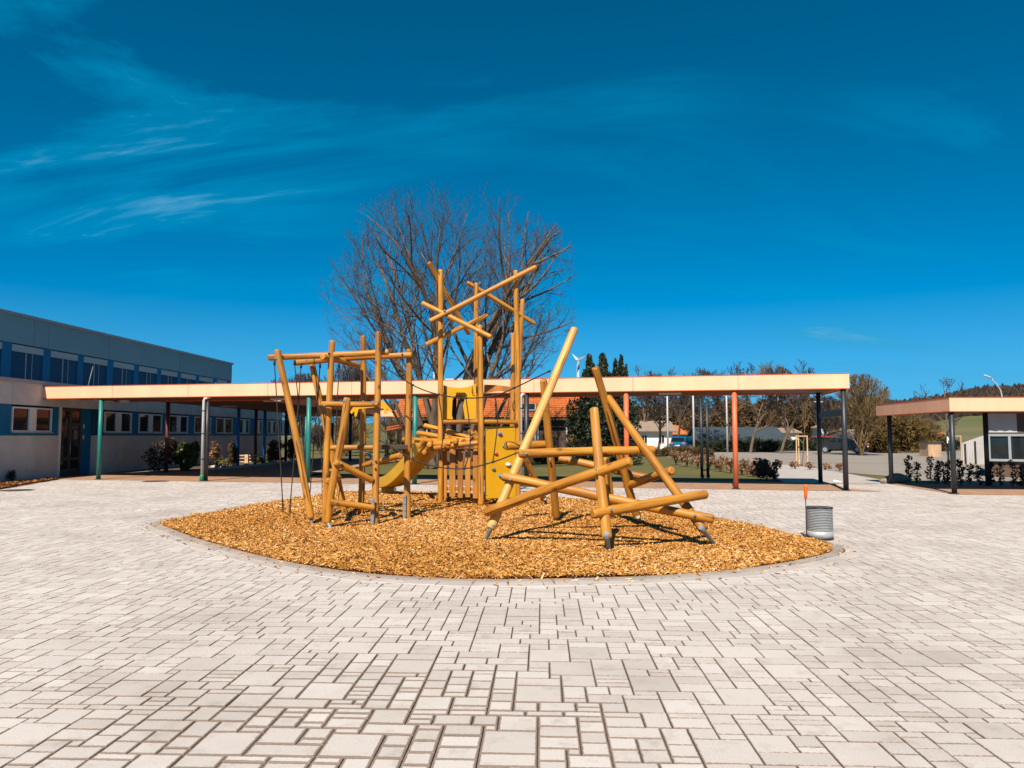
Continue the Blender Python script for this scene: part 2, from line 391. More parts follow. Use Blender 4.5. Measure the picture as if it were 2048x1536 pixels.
def ground_mat():
    m, nt, b = new_mat('grass_ground')
    f = noise(nt, 0.25, 6, 0.65); f2 = noise(nt, 6.0, 4, 0.7)
    c = mixc(nt, mrange(nt, f, 0.35, 0.65), (0.095, 0.090, 0.012), (0.15, 0.11, 0.03))
    c = mixc(nt, mrange(nt, f2, 0.4, 0.7, 0, 0.6), c, (0.06, 0.062, 0.008))
    nt.links.new(c, b.inputs['Base Color']); b.inputs['Roughness'].default_value = 0.95
    bump(nt, b, f2, 0.6, 0.05)
    return m
M['ground'] = ground_mat()
def field_mat():
    m, nt, b = new_mat('hill_field')
    f = noise(nt, 0.012, 4, 0.6)
    nt.links.new(mixc(nt, mrange(nt, f, 0.42, 0.6), (0.085, 0.10, 0.022), (0.15, 0.12, 0.045)), b.inputs['Base Color'])
    b.inputs['Roughness'].default_value = 0.95
    return m
M['field'] = field_mat()
def chip_mat():
    m, nt, b = new_mat('bark_chip')
    at = nd(nt, 'ShaderNodeAttribute', attribute_name='rnd')
    r = nd(nt, 'ShaderNodeValToRGB'); nt.links.new(at.outputs['Fac'], r.inputs[0])
    e = r.color_ramp.elements
    e[0].position = 0.0; e[0].color = (0.085, 0.026, 0.004, 1)
    e[1].position = 1.0; e[1].color = (0.84, 0.60, 0.32, 1)
    for p, c in ((0.16, (0.30, 0.105, 0.010)), (0.45, (0.47, 0.192, 0.022)), (0.75, (0.61, 0.30, 0.062))):
        x = e.new(p); x.color = c4(c)
    nt.links.new(r.outputs[0], b.inputs['Base Color']); b.inputs['Roughness'].default_value = 0.75
    return m
M['chip'] = chip_mat()
M['chipbase'] = simple('bark_chip_bed', (0.28, 0.11, 0.022), 0.95, 0.4, 14, bmp=0.8, bscale=40)
def tile_mat(name, a, c2):
    m, nt, b = new_mat(name)
    f = noise(nt, 9, 3); f2 = noise(nt, 0.8, 4)
    c = mixc(nt, mrange(nt, f, 0.35, 0.65), a, c2)
    c = mixc(nt, mrange(nt, f2, 0.5, 0.75, 0, 0.5), c, [x * 0.55 for x in a])
    nt.links.new(c, b.inputs['Base Color']); b.inputs['Roughness'].default_value = 0.75
    return m
M['tile'] = tile_mat('clay_tile', (0.44, 0.115, 0.022), (0.62, 0.19, 0.045))
M['slate'] = tile_mat('slate_roof', (0.03, 0.045, 0.055), (0.05, 0.07, 0.08))
M['paletile'] = tile_mat('pale_brown_roof', (0.26, 0.18, 0.13), (0.36, 0.26, 0.19))
M['brick'] = simple('ochre_brick', (0.42, 0.22, 0.075), 0.85, 0.25, 6)
M['browntimber'] = simple('dark_timber', (0.10, 0.06, 0.038), 0.7, 0.25, 3)
rng = random.Random(5); nrng = np.random.default_rng(11)
#==SETTING==
# ------------------------------------------------------------------ ground, hill, paths
def sheet(name, pts, z, mat, kind='structure'):
    me = bpy.data.meshes.new(name)
    me.from_pydata([(p[0], p[1], z) for p in pts], [], [tuple(range(len(pts)))])
    bm = bmesh.new(); bm.from_mesh(me)
    bmesh.ops.recalc_face_normals(bm, faces=bm.faces)
    for f in bm.faces:
        if f.normal.z < 0: f.normal_flip()
    bmesh.ops.triangulate(bm, faces=bm.faces); bm.to_mesh(me); bm.free()
    return tag(link(name, me, mat), kind=kind)
sheet('ground', [(-900, -60), (900, -60), (900, 1500), (-900, 1500)], -0.06, M['ground'])

def hill_amp(az):      # az: angle right of the depth axis, degrees
    return 12 + 15 * min(1, max(0, (az - 4) / 14)) + 12.5 * min(1, max(0, (az - 24) / 9))
def hill_h(x, y):
    d = math.hypot(x, y); az = math.degrees(math.atan2(x, y))
    t = min(1, max(0, (d - 150) / 530)) ** 1.7
    return hill_amp(az) * t + 1.5 * math.sin(az * 0.9) * t - 0.1
hv, hf = [], []
azs = [(-50 + 110 * i / 110) for i in range(111)]; ds = [120 + 26 * j for j in range(32)]
for a in azs:
    for d in ds:
        x, y = d * math.sin(R(a)), d * math.cos(R(a)); hv.append((x, y, hill_h(x, y)))
nd_ = len(ds)
for i in range(len(azs) - 1):
    for j in range(nd_ - 1): hf.append((i * nd_ + j, i * nd_ + j + 1, (i + 1) * nd_ + j + 1, (i + 1) * nd_ + j))
tag(np_mesh('hill', hv, hf, M['field'], smooth=True), kind='structure')

# the wood along the ridge reads as one mass
def cone_forest(name, pts, mat, label):
    vs_, fs, rn = [], [], []
    for (x, y, z, h, r, con) in pts:
        b = len(vs_); n = 6; t = nrng.random()
        prof = ((0.0, 0.75), (0.3, 1.0), (0.7, 0.62 if not con else 0.42), (1.0, 0.06)) if not con else ((0.0, 0.9), (0.25, 1.0), (0.7, 0.4), (1.0, 0.03))
        for (k, rr) in prof:
            for q in range(n):
                a = 2 * math.pi * q / n + t * 6
                j = 0.75 + 0.5 * nrng.random()
                vs_.append((x + math.cos(a) * r * rr * j, y + math.sin(a) * r * rr * j, z + h * k * (0.94 + 0.12 * nrng.random()))); rn.append(min(1, max(0, t * 0.7 + 0.3 * nrng.random() - (0.35 if con else 0))))
        for l in range(3):
            for q in range(n): fs.append((b + l * n + q, b + l * n + (q + 1) % n, b + (l + 1) * n + (q + 1) % n, b + (l + 1) * n + q))
    o = np_mesh(name, vs_, fs, mat, attrs={'rnd': ('POINT', 'FLOAT', rn)})
    return tag(o, label, 'forest', kind='stuff')
pts = []
while len(pts) < 14000:
    az = rng.uniform(-6, 40); d = rng.uniform(300, 680)
    if d < (390 if az > 21 else 330) + 25 * math.sin(az * 0.7): continue
    x, y = d * math.sin(R(az)), d * math.cos(R(az))
    con = rng.random() < 0.35
    pts.append((x, y, hill_h(x, y) - 0.5, rng.uniform(2.6, 4.6) * (1.25 if con else 1.0), rng.uniform(1.5, 3.0) * (0.7 if con else 1), con))
cone_forest('ridge_forest', pts, M['forest'], 'dark leafless wood covering the far ridge')

A_ = P(80, 800, 27.2); B_ = P(1700, 790, 22.2)
FA, FB = Vector((A_.x, A_.y, 0)), Vector((B_.x, B_.y, 0))
FU = (FB - FA).normalized(); FN = Vector((-FU.y, FU.x, 0))          # along the front, and away from the viewer
RC = G(1909, 988); RC = Vector((RC.x, RC.y, 0))                      # right canopy: front corner post
RL = G(1783, 968); RL = Vector((RL.x, RL.y, 0))                      # its rear left post
RU = Vector((1, -0.045, 0)).normalized()
CAN_D = 3.75
def front_y(x): return FA.y + (x - FA.x) * FU.y / FU.x
def rleft_x(y): return RC.x + (RL.x - RC.x) * (y - RC.y) / (RL.y - RC.y)
# tan strips beneath the two canopies
walk = [FA + FU * 0.0 - FN * 0.12, FB + FU * 0.35 - FN * 0.12, FB + FU * 0.1 + FN * (CAN_D + 0.1), FA + FN * (CAN_D + 30) + Vector((7, 0, 0)), FA + FN * (CAN_D + 30)]
W0 = FA - FN * 0.12; W1 = FB + FU * 0.75 - FN * 0.12
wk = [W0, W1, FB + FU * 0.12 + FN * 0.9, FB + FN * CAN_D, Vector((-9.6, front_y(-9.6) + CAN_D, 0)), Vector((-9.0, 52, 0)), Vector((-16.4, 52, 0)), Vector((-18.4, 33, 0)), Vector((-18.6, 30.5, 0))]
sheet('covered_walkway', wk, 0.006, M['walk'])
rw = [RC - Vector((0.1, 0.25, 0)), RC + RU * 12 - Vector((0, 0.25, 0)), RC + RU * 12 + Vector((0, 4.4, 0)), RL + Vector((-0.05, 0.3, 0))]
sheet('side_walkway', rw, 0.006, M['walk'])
# asphalt yard and the pale path that runs through the gap
sheet('yard', [G(1395, 921), G(1780, 950), G(2080, 990), G(2300, 985), G(2200, 910), G(1700, 903.5), G(1420, 903.5), G(1330, 912)], -0.045, M['asphalt'])
sheet('path', [Vector((8.2, 25.2, 0)), Vector((12.1, 25.2, 0)), G(1690, 945), G(1600, 931), G(1560, 928), G(1500, 938)], -0.028, M['path'])
sheet('road', [G(1180, 904), G(1420, 903), G(1700, 904), G(2300, 912), G(2300, 903), G(1700, 898.5), G(1400, 898), G(1180, 899)], -0.036, M['asphalt'])

# ------------------------------------------------------------------ the island of bark chips
isl_px = [(318,1047),(345,1060),(400,1080),(480,1103),(560,1122),(660,1140),(760,1151),(860,1157),(960,1160),(1060,1160),(1160,1158),(1260,1155),(1360,1150),(1450,1143),(1530,1133),(1600,1121),(1648,1110),(1668,1101),(1652,1089),(1600,1076),(1540,1061),(1460,1044),(1380,1028),(1291,1014),(1200,1005),(1115,999),(1000,992),(900,987),(830,984),(760,983),(700,986),(640,992),(560,1003),(480,1016),(400,1031),(340,1041)]
ctrl = [G(*p) for p in isl_px]
def catmull(c, k=8):
    out = []; n = len(c)
    for i in range(n):
        p0, p1, p2, p3 = c[i - 1], c[i], c[(i + 1) % n], c[(i + 2) % n]
        for j in range(k):
            t = j / k
            out.append(0.5 * ((2 * p1) + (p2 - p0) * t + (2 * p0 - 5 * p1 + 4 * p2 - p3) * t * t + (3 * p1 - p0 - 3 * p2 + p3) * t ** 3))
    return out
isl = catmull(ctrl)
def resample(poly, step):
    pts_ = poly + [poly[0]]; L = [0]
    for a, b in zip(pts_, pts_[1:]): L.append(L[-1] + (b - a).length)
    n = int(L[-1] / step); out = []; k = 0
    for i in range(n):
        s = L[-1] * i / n
        while L[k + 1] < s: k += 1
        t = (s - L[k]) / max(1e-9, L[k + 1] - L[k]); out.append(pts_[k].lerp(pts_[k + 1], t))
    return out
isl = resample(isl, 0.12)
for _ in range(3): isl = [(isl[i - 1] + isl[i] * 2 + isl[(i + 1) % len(isl)]) / 4 for i in range(len(isl))]
area2 = sum(a.x * b.y - b.x * a.y for a, b in zip(isl, isl[1:] + isl[:1]))
if area2 < 0: isl.reverse()
def offset(poly, d):
    n = len(poly); out = []
    for i in range(n):
        t = (poly[(i + 1) % n] - poly[i - 1]); nn = Vector((t.y, -t.x, 0)).normalized()
        out.append(poly[i] + nn * d)
    return out
isl_np = np.array([(p.x, p.y) for p in offset(isl, 0.22)])
isl_in = np.array([(p.x, p.y) for p in offset(isl, -0.025)])
def inside(poly, x, y):
    x = np.asarray(x); y = np.asarray(y); r = np.zeros(x.shape, bool)
    x1, y1 = poly[:, 0], poly[:, 1]; x2, y2 = np.roll(x1, -1), np.roll(y1, -1)
    for a, b, c, d in zip(x1, y1, x2, y2):
        if b == d: continue
        r ^= ((b > y) != (d > y)) & (x < (c - a) * (y - b) / (d - b) + a)
    return r
# kerb ring and a soldier course around it
kerb = sheet('kerb', offset(isl, 0.42), -0.006, M['joint'])
kerb['label'] = 'concrete kerb ring round the bark chips'
def ring_stones(name, d0, d1, per, z, mat, n_each):
    o1, o2 = offset(isl, d0), offset(isl, d1); n = len(isl); i = 0
    while i < n:
        j = min(n, i + n_each); g = 0.05
        vs_ = []; m = j - i + 1
        for q in range(i, j + 1):
            k = q % n; t = g if q == i else (1 - g if q == j else None)
            a, b = o1[k], o2[k]
            if q == i: a = o1[k].lerp(o1[(k + 1) % n], g); b = o2[k].lerp(o2[(k + 1) % n], g)
            vs_.append((a, b))
        mb = MB(); top = []; zj = z + rng.uniform(-0.002, 0.002); c = 0.006
        ring = [Vector((a.x, a.y, 0)) for a, b in vs_] + [Vector((b.x, b.y, 0)) for a, b in reversed(vs_)]
        cen = sum(ring, Vector()) / len(ring)
        lo = [Vector((p.x, p.y, -0.08)) for p in ring]; mid = [Vector((p.x, p.y, zj - c)) for p in ring]
        hi = []
        for a, b in vs_:
            pass
        for p, (idx) in zip(ring, range(len(ring))):
            kk = idx if idx < m else 2 * m - 1 - idx
            a, b = vs_[kk]; oth = b if idx < m else a
            dirv = (Vector((oth.x, oth.y, 0)) - p).normalized(); hi.append(Vector((p.x, p.y, zj)) + dirv * c)
        L = len(ring)
        fs = []
        for q in range(L):
            r_ = (q + 1) % L
            fs += [(q, r_, L + r_, L + q), (L + q, L + r_, 2 * L + r_, 2 * L + q)]
        for q in range(m - 1): fs.append((2 * L + q, 2 * L + q + 1, 2 * L + (2 * m - 2 - q), 2 * L + (2 * m - 1 - q)))
        mb.add(lo + mid + hi, fs)
        mb.build(name, mat, kerb)
        i = j
ring_stones('kerb_stone', 0.0, 0.135, 8, 0.012, M['kerb_in'], 8)
ring_stones('kerb_stone', 0.152, 0.36, 4, 0.006, M['kerb'], 3)

bed = sheet('bark_bed', isl, 0.004, M['chipbase'])
# chips
x0, y0 = isl_in.min(0); x1, y1 = isl_in.max(0)
NC = 185000
cx = nrng.uniform(x0, x1, NC * 2); cy = nrng.uniform(y0, y1, NC * 2)
ok = inside(isl_in, cx, cy); cx, cy = cx[ok], cy[ok]
# some lie strewn over the kerb and the first stones
ii = nrng.integers(0, len(isl), 700); oo = np.abs(nrng.normal(0, 0.2, 700)) + 0.01
isl_o = np.array([(p.x, p.y) for p in isl]); nrm = np.array([(a.x - b.x, a.y - b.y) for a, b in zip(offset(isl, 1.0), isl)])
strew = isl_o[ii] + nrm[ii] * oo[:, None]; n_in = len(cx)
cx = np.concatenate([cx, strew[:, 0]]); cy = np.concatenate([cy, strew[:, 1]])
is_out = np.arange(len(cx)) >= n_in
w_ = np.clip(11.5 / cy, 0.35, 1.0); keep = nrng.random(len(cx)) < w_; cx, cy = cx[keep], cy[keep]; is_out = is_out[keep]
n = len(cx); sc_ = np.clip(cy / 11.5, 1.0, 1.7) ** 0.8
L_ = nrng.uniform(0.018, 0.042, n) * sc_; Wd = nrng.uniform(0.0055, 0.0125, n) * sc_
yaw = nrng.uniform(0, 2 * np.pi, n); pit = nrng.normal(0, 0.33, n); rol = nrng.normal(0, 0.45, n)
und = 0.012 * np.sin(cx * 2.1 + 0.7 * np.sin(cy * 1.7)) + 0.010 * np.sin(cy * 3.1 + cx)
for (hx_, hy_, hr) in [(P(952, 985, 17.3).x, 17.2, 1.1), (P(775, 985, 20.6).x, 20.7, .8), (P(700, 1030, 14).x, 13.9, 1.0), (G(1200, 1060).x, G(1200, 1060).y, 1.6)]:
    und = und - 0.03 * np.exp(-((cx - hx_) ** 2 + (cy - hy_) ** 2) / hr ** 2)          # trodden hollows
cz = 0.024 + und + nrng.uniform(-0.008, 0.016, n)
cz = np.where(is_out, 0.014, cz)
base = np.array([(-1, -1, -0.2), (-1, 0, 0.3), (-0.85, 1, -0.2), (1, -0.7, -0.2), (0.9, 0, 0.3), (1, 0.8, -0.2)])
lx = base[None, :, 0] * L_[:, None]; ly = base[None, :, 1] * Wd[:, None]; lz = base[None, :, 2] * Wd[:, None]
ly2 = ly * np.cos(rol)[:, None] - lz * np.sin(rol)[:, None]; lz2 = ly * np.sin(rol)[:, None] + lz * np.cos(rol)[:, None]
lx3 = lx * np.cos(pit)[:, None] - lz2 * np.sin(pit)[:, None]; lz3 = lx * np.sin(pit)[:, None] + lz2 * np.cos(pit)[:, None]
vx = cx[:, None] + lx3 * np.cos(yaw)[:, None] - ly2 * np.sin(yaw)[:, None]
vy = cy[:, None] + lx3 * np.sin(yaw)[:, None] + ly2 * np.cos(yaw)[:, None]
vz = cz[:, None] + lz3
cv = np.stack([vx, vy, vz], -1).reshape(-1, 3)
q = np.array([(0, 3, 4, 1), (1, 4, 5, 2)]); cq = (np.arange(n)[:, None, None] * 6 + q[None]).reshape(-1, 4)
crn = np.clip(nrng.beta(1.7, 1.6, n) + 0.08 * np.sin(cx * 0.9) * np.cos(cy * 0.7), 0, 1)
chips = np_mesh('bark_chips', cv, cq, M['chip'], attrs={'rnd': ('POINT', 'FLOAT', np.repeat(crn, 6))})
tag(chips, 'orange brown bark chips filling the play island', 'bark chips', kind='stuff')

# ------------------------------------------------------------------ paving stones, laid in slightly shifted strips
U = 0.074; GW, GD = 35, 39                      # one repeat of the mixed-size bond, in units of 8 cm
def bond(seed):
    rg = random.Random(seed); occ = [[False] * GW for _ in range(GD)]; out = []
    sizes = [((4, 4), 6), ((5, 2), 8), ((3, 2), 22), ((2, 2), 22), ((3, 3), 6), ((4, 2), 6), ((2, 1), 11), ((3, 1), 13), ((2, 3), 5)]
    for y in range(GD):
        x_off = rg.randrange(GW)
        for x_ in range(GW):
            x = (x_ + x_off) % GW
            if occ[y][x]: continue
            opts = []
            for (w, d), wt in sizes:
                if y + d > GD + 3 or all(not occ[(y + q) % GD][(x + p) % GW] for p in range(w) for q in range(d)):
                    if all(not occ[(y + q) % GD][(x + p) % GW] for p in range(w) for q in range(d)):
                        left = not occ[y][(x + w) % GW] and occ[y][(x + w + 1) % GW]      # do not leave a one-unit sliver
                        opts.append(((w, d), wt * (0.02 if left else 1)))
            if not opts:
                w = 1
                while w < 3 and not occ[y][(x + w) % GW]: w += 1
                opts = [((w, 1), 1)]
            tot = sum(o[1] for o in opts); r = rg.uniform(0, tot)
            for (w, d), wt in opts:
                r -= wt
                if r <= 0: break
            for p in range(w):
                for q in range(d): occ[(y + q) % GD][(x + p) % GW] = True
            out.append((x, x + w, y, y + d))
    return out
piece = bond(3)
P_all = []
for i in range(-10, 14):
    for j in range(0, 13):
        ox, oy = i * GW * U - 0.4, j * GD * U + 1.6
        for (a, b, c, d) in piece: P_all.append((ox + a * U, ox + b * U, oy + c * U, oy + d * U))
P_all = np.array(P_all); P_all = P_all[(P_all[:, 2] > 2.2) & (P_all[:, 3] < 30)]
pcx = (P_all[:, 0] + P_all[:, 1]) / 2; pcy = (P_all[:, 2] + P_all[:, 3]) / 2
fy = FA.y + (pcx - FA.x) * FU.y / FU.x - 0.0
rlx = RC.x + (RL.x - RC.x) * (pcy - RC.y) / (RL.y - RC.y)
bedx = -16.2 + (pcy - 22.4) * (-1.45 / 4.8)
ok = ((pcy < fy) | ((pcx > FB.x + 0.2) & (pcy < 25.6))) & ((pcy < RC.y - 0.1) | (pcx < rlx) | (pcx < RC.x - 0.05)) & ~inside(isl_np - 0.0, pcx, pcy)
ok &= (pcx > np.where(pcy < 27.2, bedx, -18.6)) & (pcx > -18.7 ) & (np.abs(pcx + 0.04 * pcy) < 0.80 * pcy + 1.6)
P_all = P_all[ok]; pcx = pcx[ok]; pcy = pcy[ok]
def paver_arrays(rects):
    m = len(rects); g = 0.0027; ch = 0.003
    X0, X1, Y0, Y1 = [rects[:, k] for k in range(4)]
    zt = nrng.uniform(-0.0015, 0.0015, m); tx = nrng.normal(0, 0.004, m); ty = nrng.normal(0, 0.004, m)
    X0 = X0 + g + nrng.uniform(-.0008, .0008, m); X1 = X1 - g + nrng.uniform(-.0008, .0008, m); Y0 = Y0 + g; Y1 = Y1 - g
    rows = []
    for (ins, zz) in ((0, -0.03), (0, -ch), (ch * 1.3, 0)):
        for (a, b) in ((0, 0), (1, 0), (1, 1), (0, 1)):
            x = np.where(a, X1 - ins, X0 + ins); y = np.where(b, Y1 - ins, Y0 + ins)
            z = zz + zt + tx * (x - (X0 + X1) / 2) + ty * (y - (Y0 + Y1) / 2)
            rows.append(np.stack([x, y, z], -1))
    V = np.stack(rows, 1)
    q = [(8, 9, 10, 11)]
    for k in range(4): q += [(k, (k + 1) % 4, 4 + (k + 1) % 4, 4 + k), (4 + k, 4 + (k + 1) % 4, 8 + (k + 1) % 4, 8 + k)]
    q = np.array(q)
    Q = (np.arange(m)[:, None, None] * 12 + q[None])
    E = V.copy(); E[:, :, 0] -= X0[:, None]; E[:, :, 1] -= Y0[:, None]; E[:, :, 2] = 0
    S = np.zeros_like(V); S[:, :, 0] = (X1 - X0)[:, None]; S[:, :, 1] = (Y1 - Y0)[:, None]
    Rn = np.repeat(np.clip(nrng.normal(0.5, 0.26, m), 0, 1)[:, None], 12, 1)
    return V, Q, E, S, Rn
V, Q, E, S, Rn = paver_arrays(P_all)
# how large each stone shows in the picture
vis = np.array([proj((a, b, 0)) for a, b in zip(pcx, pcy)])
inframe = (vis[:, 0] > -30) & (vis[:, 0] < W + 30) & (vis[:, 1] < H + 60)
size = (P_all[:, 1] - P_all[:, 0]) * (P_all[:, 3] - P_all[:, 2]) / pcy ** 3
order = np.argsort(-np.where(inframe, size, -1)); near = order[:300]; far = order[300:]
pave = sheet('pavement', [(-18.7, 1.5), (24, 1.5), (24, RC.y + 0.6), (12.2, 25.9), (9.0, 26.0), (FB.x, FB.y + 0.1), (FA.x, FA.y + 0.1)], -0.014, M['joint'])
def pav(name, idx, parent):
    k = len(idx)
    return np_mesh(name, V[idx].reshape(-1, 3), (Q[:k] if k > 1 else Q[:1]).reshape(-1, 4), M['paver'], parent,
        attrs={'edge': ('POINT', 'FLOAT_VECTOR', E[idx].reshape(-1, 3)), 'psize': ('POINT', 'FLOAT_VECTOR', S[idx].reshape(-1, 3)), 'rnd': ('POINT', 'FLOAT', Rn[idx].ravel())})
for k in near: pav('paver', np.array([k]), pave)
tag(pav('paver_field', far, pave), kind='stuff')

def manhole(px, py, label, r=0.33):
    c = G(px, py); t = thing('manhole_cover', label, 'manhole cover', (c.x, c.y, 0), 'round iron covers in the paving')
    MB().tube([(c.x, c.y, 0.002), (c.x, c.y, 0.010)], r, 28, smooth=False).build('lid', M['manhole'], t)
    mb = MB()
    for k in range(28):
        a = 2 * math.pi * k / 28; b = 2 * math.pi * (k + 1) / 28
        mb.add([(c.x + math.cos(q) * rr, c.y + math.sin(q) * rr, z) for q in (a, b) for rr, z in ((r + .005, .003), (r + .005, .014), (r + .04, .014), (r + .04, .003))],
               [(0, 1, 5, 4), (1, 2, 6, 5), (2, 3, 7, 6)])
    mb.build('rim', M['steel'], t)
manhole(311, 963, 'rusty iron manhole cover in the paving beneath the long canopy edge', 0.4)
manhole(34, 981, 'rusty iron manhole cover beside the planting strip of the school', 0.4)
#==PLAY==
# ------------------------------------------------------------------ play equipment of round logs
def log(name, a, b, r, parent, mat=None, seed=None, n=16, taper=0.93, bend=0.012):
    """one rounded, slightly crooked log from a to b, its own local z axis along the grain"""
    a, b = Vector(a), Vector(b); d = b - a; L = d.length; r *= 0.93
    rg = random.Random(seed if seed is not None else int(a.x * 997 + b.z * 373 + L * 1000))
    segs = max(6, int(L / 0.16)); prof = []
    er = r * 0.55
    for t, k in ((0, 0.60), (0.12, 0.80), (0.45, 0.95), (1.0, 1.0)): prof.append((t * er, k))
    for i in range(1, segs): prof.append((er + (L - 2 * er) * i / segs, 1.0))
    for t, k in ((1.0, 1.0), (0.45, 0.95), (0.12, 0.80), (0, 0.60)): prof.append((L - t * er, k))
    ph1, ph2, ph3 = rg.uniform(0, 6.3), rg.uniform(0, 6.3), rg.uniform(0, 6.3); bend *= rg.uniform(0.3, 1.0)
    knots = [(rg.uniform(0.1, 0.9) * L, rg.uniform(0, 6.28), rg.uniform(0.05, 0.10)) for _ in range(max(2, int(L * 1.8)))]
    vs_, fs = [], []
    for (z, k) in prof:
        u = z / L; rr = r * k * (1 + (taper - 1) * u)
        cxo = bend * L * 0.5 * math.sin(math.pi * u * 1.2 + ph1); cyo = bend * L * 0.5 * math.sin(math.pi * u * 1.7 + ph2)
        for q in range(n):
            an = 2 * math.pi * q / n
            w = 1 + 0.022 * math.sin(3 * an + ph3 + 1.5 * u) + 0.018 * math.sin(z * 9 + ph2 + an)
            for (kz, ka, ks) in knots:
                dz = (z - kz) / 0.05; da = ((an - ka + math.pi) % (2 * math.pi) - math.pi) / 0.45
                w += ks * math.exp(-dz * dz - da * da)
            vs_.append((cxo + rr * w * math.cos(an), cyo + rr * w * math.sin(an), z))
    m = len(prof)
    for i in range(m - 1):
        for q in range(n): fs.append((i * n + q, i * n + (q + 1) % n, (i + 1) * n + (q + 1) % n, (i + 1) * n + q))
    fs.append(tuple(reversed(range(n)))); fs.append(tuple((m - 1) * n + q for q in range(n)))
    me = bpy.data.meshes.new(name); me.from_pydata(vs_, [], fs)
    me.polygons.foreach_set('use_smooth', [True] * (len(fs) - 2) + [False, False])
    o = link(name, me, mat or M['log'], parent)
    o.location = a - root_loc(parent); o.rotation_mode = 'QUATERNION'
    o.rotation_quaternion = Quaternion((0, 0, 1), rg.uniform(0, 6.28)); o.rotation_quaternion = Vector((0, 0, 1)).rotation_difference(d.normalized()) @ o.rotation_quaternion
    return o
def logp(name, parent, p0, p1, r=0.068, **kw): return log(name, P(*p0), P(*p1), r, parent, **kw)
def bolt(parent, px, py, Y, r=0.019):
    c = P(px, py, Y); d = (CAM - c); d.z = 0; d.normalize()
    MB().tube([c - d * 0.03, c + d * 0.004, c + d * 0.010], [r, r, r * 0.6], 10).build('bolt', M['steel'], parent)
def foot(parent, base, px, py, r0=0.036, r1=0.027):
    r0 = 0.036
    g = G(px, py); b = Vector(base); d = (g - b).normalized()
    MB().tube([b - d * 0.10, b, g, g + d * 0.05], [r0, r0, r1, r1], 12).build('metal_foot', M['steel'], parent)
def rope(parent, pts, r=0.011, name='rope', mat=None, sag=0.0):
    p = [Vector(q) for q in pts]
    if sag:
        a, b = p[0], p[-1]; p = [a.lerp(b, t / 10) - Vector((0, 0, sag * math.sin(math.pi * t / 10))) for t in range(11)]
    else:
        out = []
        for i in range(len(p) - 1):
            p0, p1, p2, p3 = p[max(i - 1, 0)], p[i], p[i + 1], p[min(i + 2, len(p) - 1)]
            for j in range(6):
                t = j / 6; out.append(0.5 * ((2 * p1) + (p2 - p0) * t + (2 * p0 - 5 * p1 + 4 * p2 - p3) * t * t + (3 * p1 - p0 - 3 * p2 + p3) * t ** 3))
        p = out + [p[-1]]
    return MB().tube(p, r, 7).build(name, mat or M['rope'], parent)

# --- left frame -----------------------------------------------------------------
c = G(720, 1045)
FRm = thing('climbing_frame', 'left climbing frame of crossed round logs with hanging ropes', 'climbing frame', (c.x, c.y, 0))
logp('post', FRm, (622, 1037, 13.5), (556, 699, 13.65)); foot(FRm, P(622, 1036, 13.5), 624, 1049)
logp('post', FRm, (656, 1047, 13.05), (694, 795, 13.05), r=0.074, bend=0.03); foot(FRm, P(656, 1046, 13.05), 661, 1056)
logp('post', FRm, (651, 1046, 13.9), (662, 681, 13.9), r=0.066)
logp('post', FRm, (751, 1052, 13.38), (756, 663, 13.82), r=0.068)
logp('post', FRm, (722, 1031, 15.2), (727, 671, 15.2), r=0.068)
logp('post', FRm, (816, 1036, 14.4), (817, 698, 14.5), r=0.068)
logp('post', FRm, (690, 1030, 14.9), (624, 724, 14.75), r=0.070); foot(FRm, P(690, 1029, 14.9), 690, 1033)
logp('beam', FRm, (536, 716, 13.79), (778, 704, 14.02), r=0.066)
logp('beam', FRm, (588, 725, 14.58), (824, 709, 14.36), r=0.064)
logp('beam', FRm, (645, 715, 13.7), (718, 731, 15.05), r=0.064)
logp('rung', FRm, (643, 809, 13.72), (758, 808, 13.48), r=0.058)
logp('rung', FRm, (661, 896, 13.73), (748, 895, 13.62), r=0.055)
logp('rung', FRm, (670, 924, 12.93), (746, 961, 13.42), r=0.068)
logp('rung', FRm, (660, 1003, 12.93), (749, 1016, 13.26), r=0.062)
logp('rung', FRm, (656, 963, 13.25), (678, 955, 14.9), r=0.060)
logp('rung', FRm, (801, 911, 13.75), (728, 930, 15.1), r=0.066)
MB().beam(P(756, 894, 14.0), P(813, 894, 14.3), 0.16, 0.09).build('walk_board', M['browntimber'], FRm, bevel=0.012)
for (px, y0_, y1_, Y) in ((745, 995, 1048, 13.28), (809, 988, 1040, 14.32)):
    a, b = P(px, y0_, Y), P(px, y1_, Y)
    pl = MB().box((a + b) / 2, (0.065, 0.02, (a - b).length)).build('metal_plate', M['steel'], FRm, bevel=0.006)
    for k in range(4):
        cc = a.lerp(b, 0.12 + 0.25 * k)
        MB().tube([cc + Vector((0.008, -0.008, 0)), cc + Vector((0.008, -0.024, 0))], [0.016, 0.011], 8).build('plate_bolt', M['steel'], pl)
sh = []
for k in range(8):
    t = k / 7; p = P(726 + 20 * t, 905 + 22 * t - 8 * math.sin(t * 3.14), 14.0 - 0.3 * t); sh.append(p)
mb = MB()
for i in range(7):
    mb.add([sh[i], sh[i + 1], sh[i + 1] + Vector((0, .25, .0)), sh[i] + Vector((0, .25, 0)), sh[i] - Vector((0, 0, .02)), sh[i + 1] - Vector((0, 0, .02)), sh[i + 1] + Vector((0, .25, -.02)), sh[i] + Vector((0, .25, -.02))], [(0, 1, 2, 3), (4, 7, 6, 5), (0, 4, 5, 1), (3, 2, 6, 7)], True)
mb.build('metal_bracket', M['steel'], FRm)
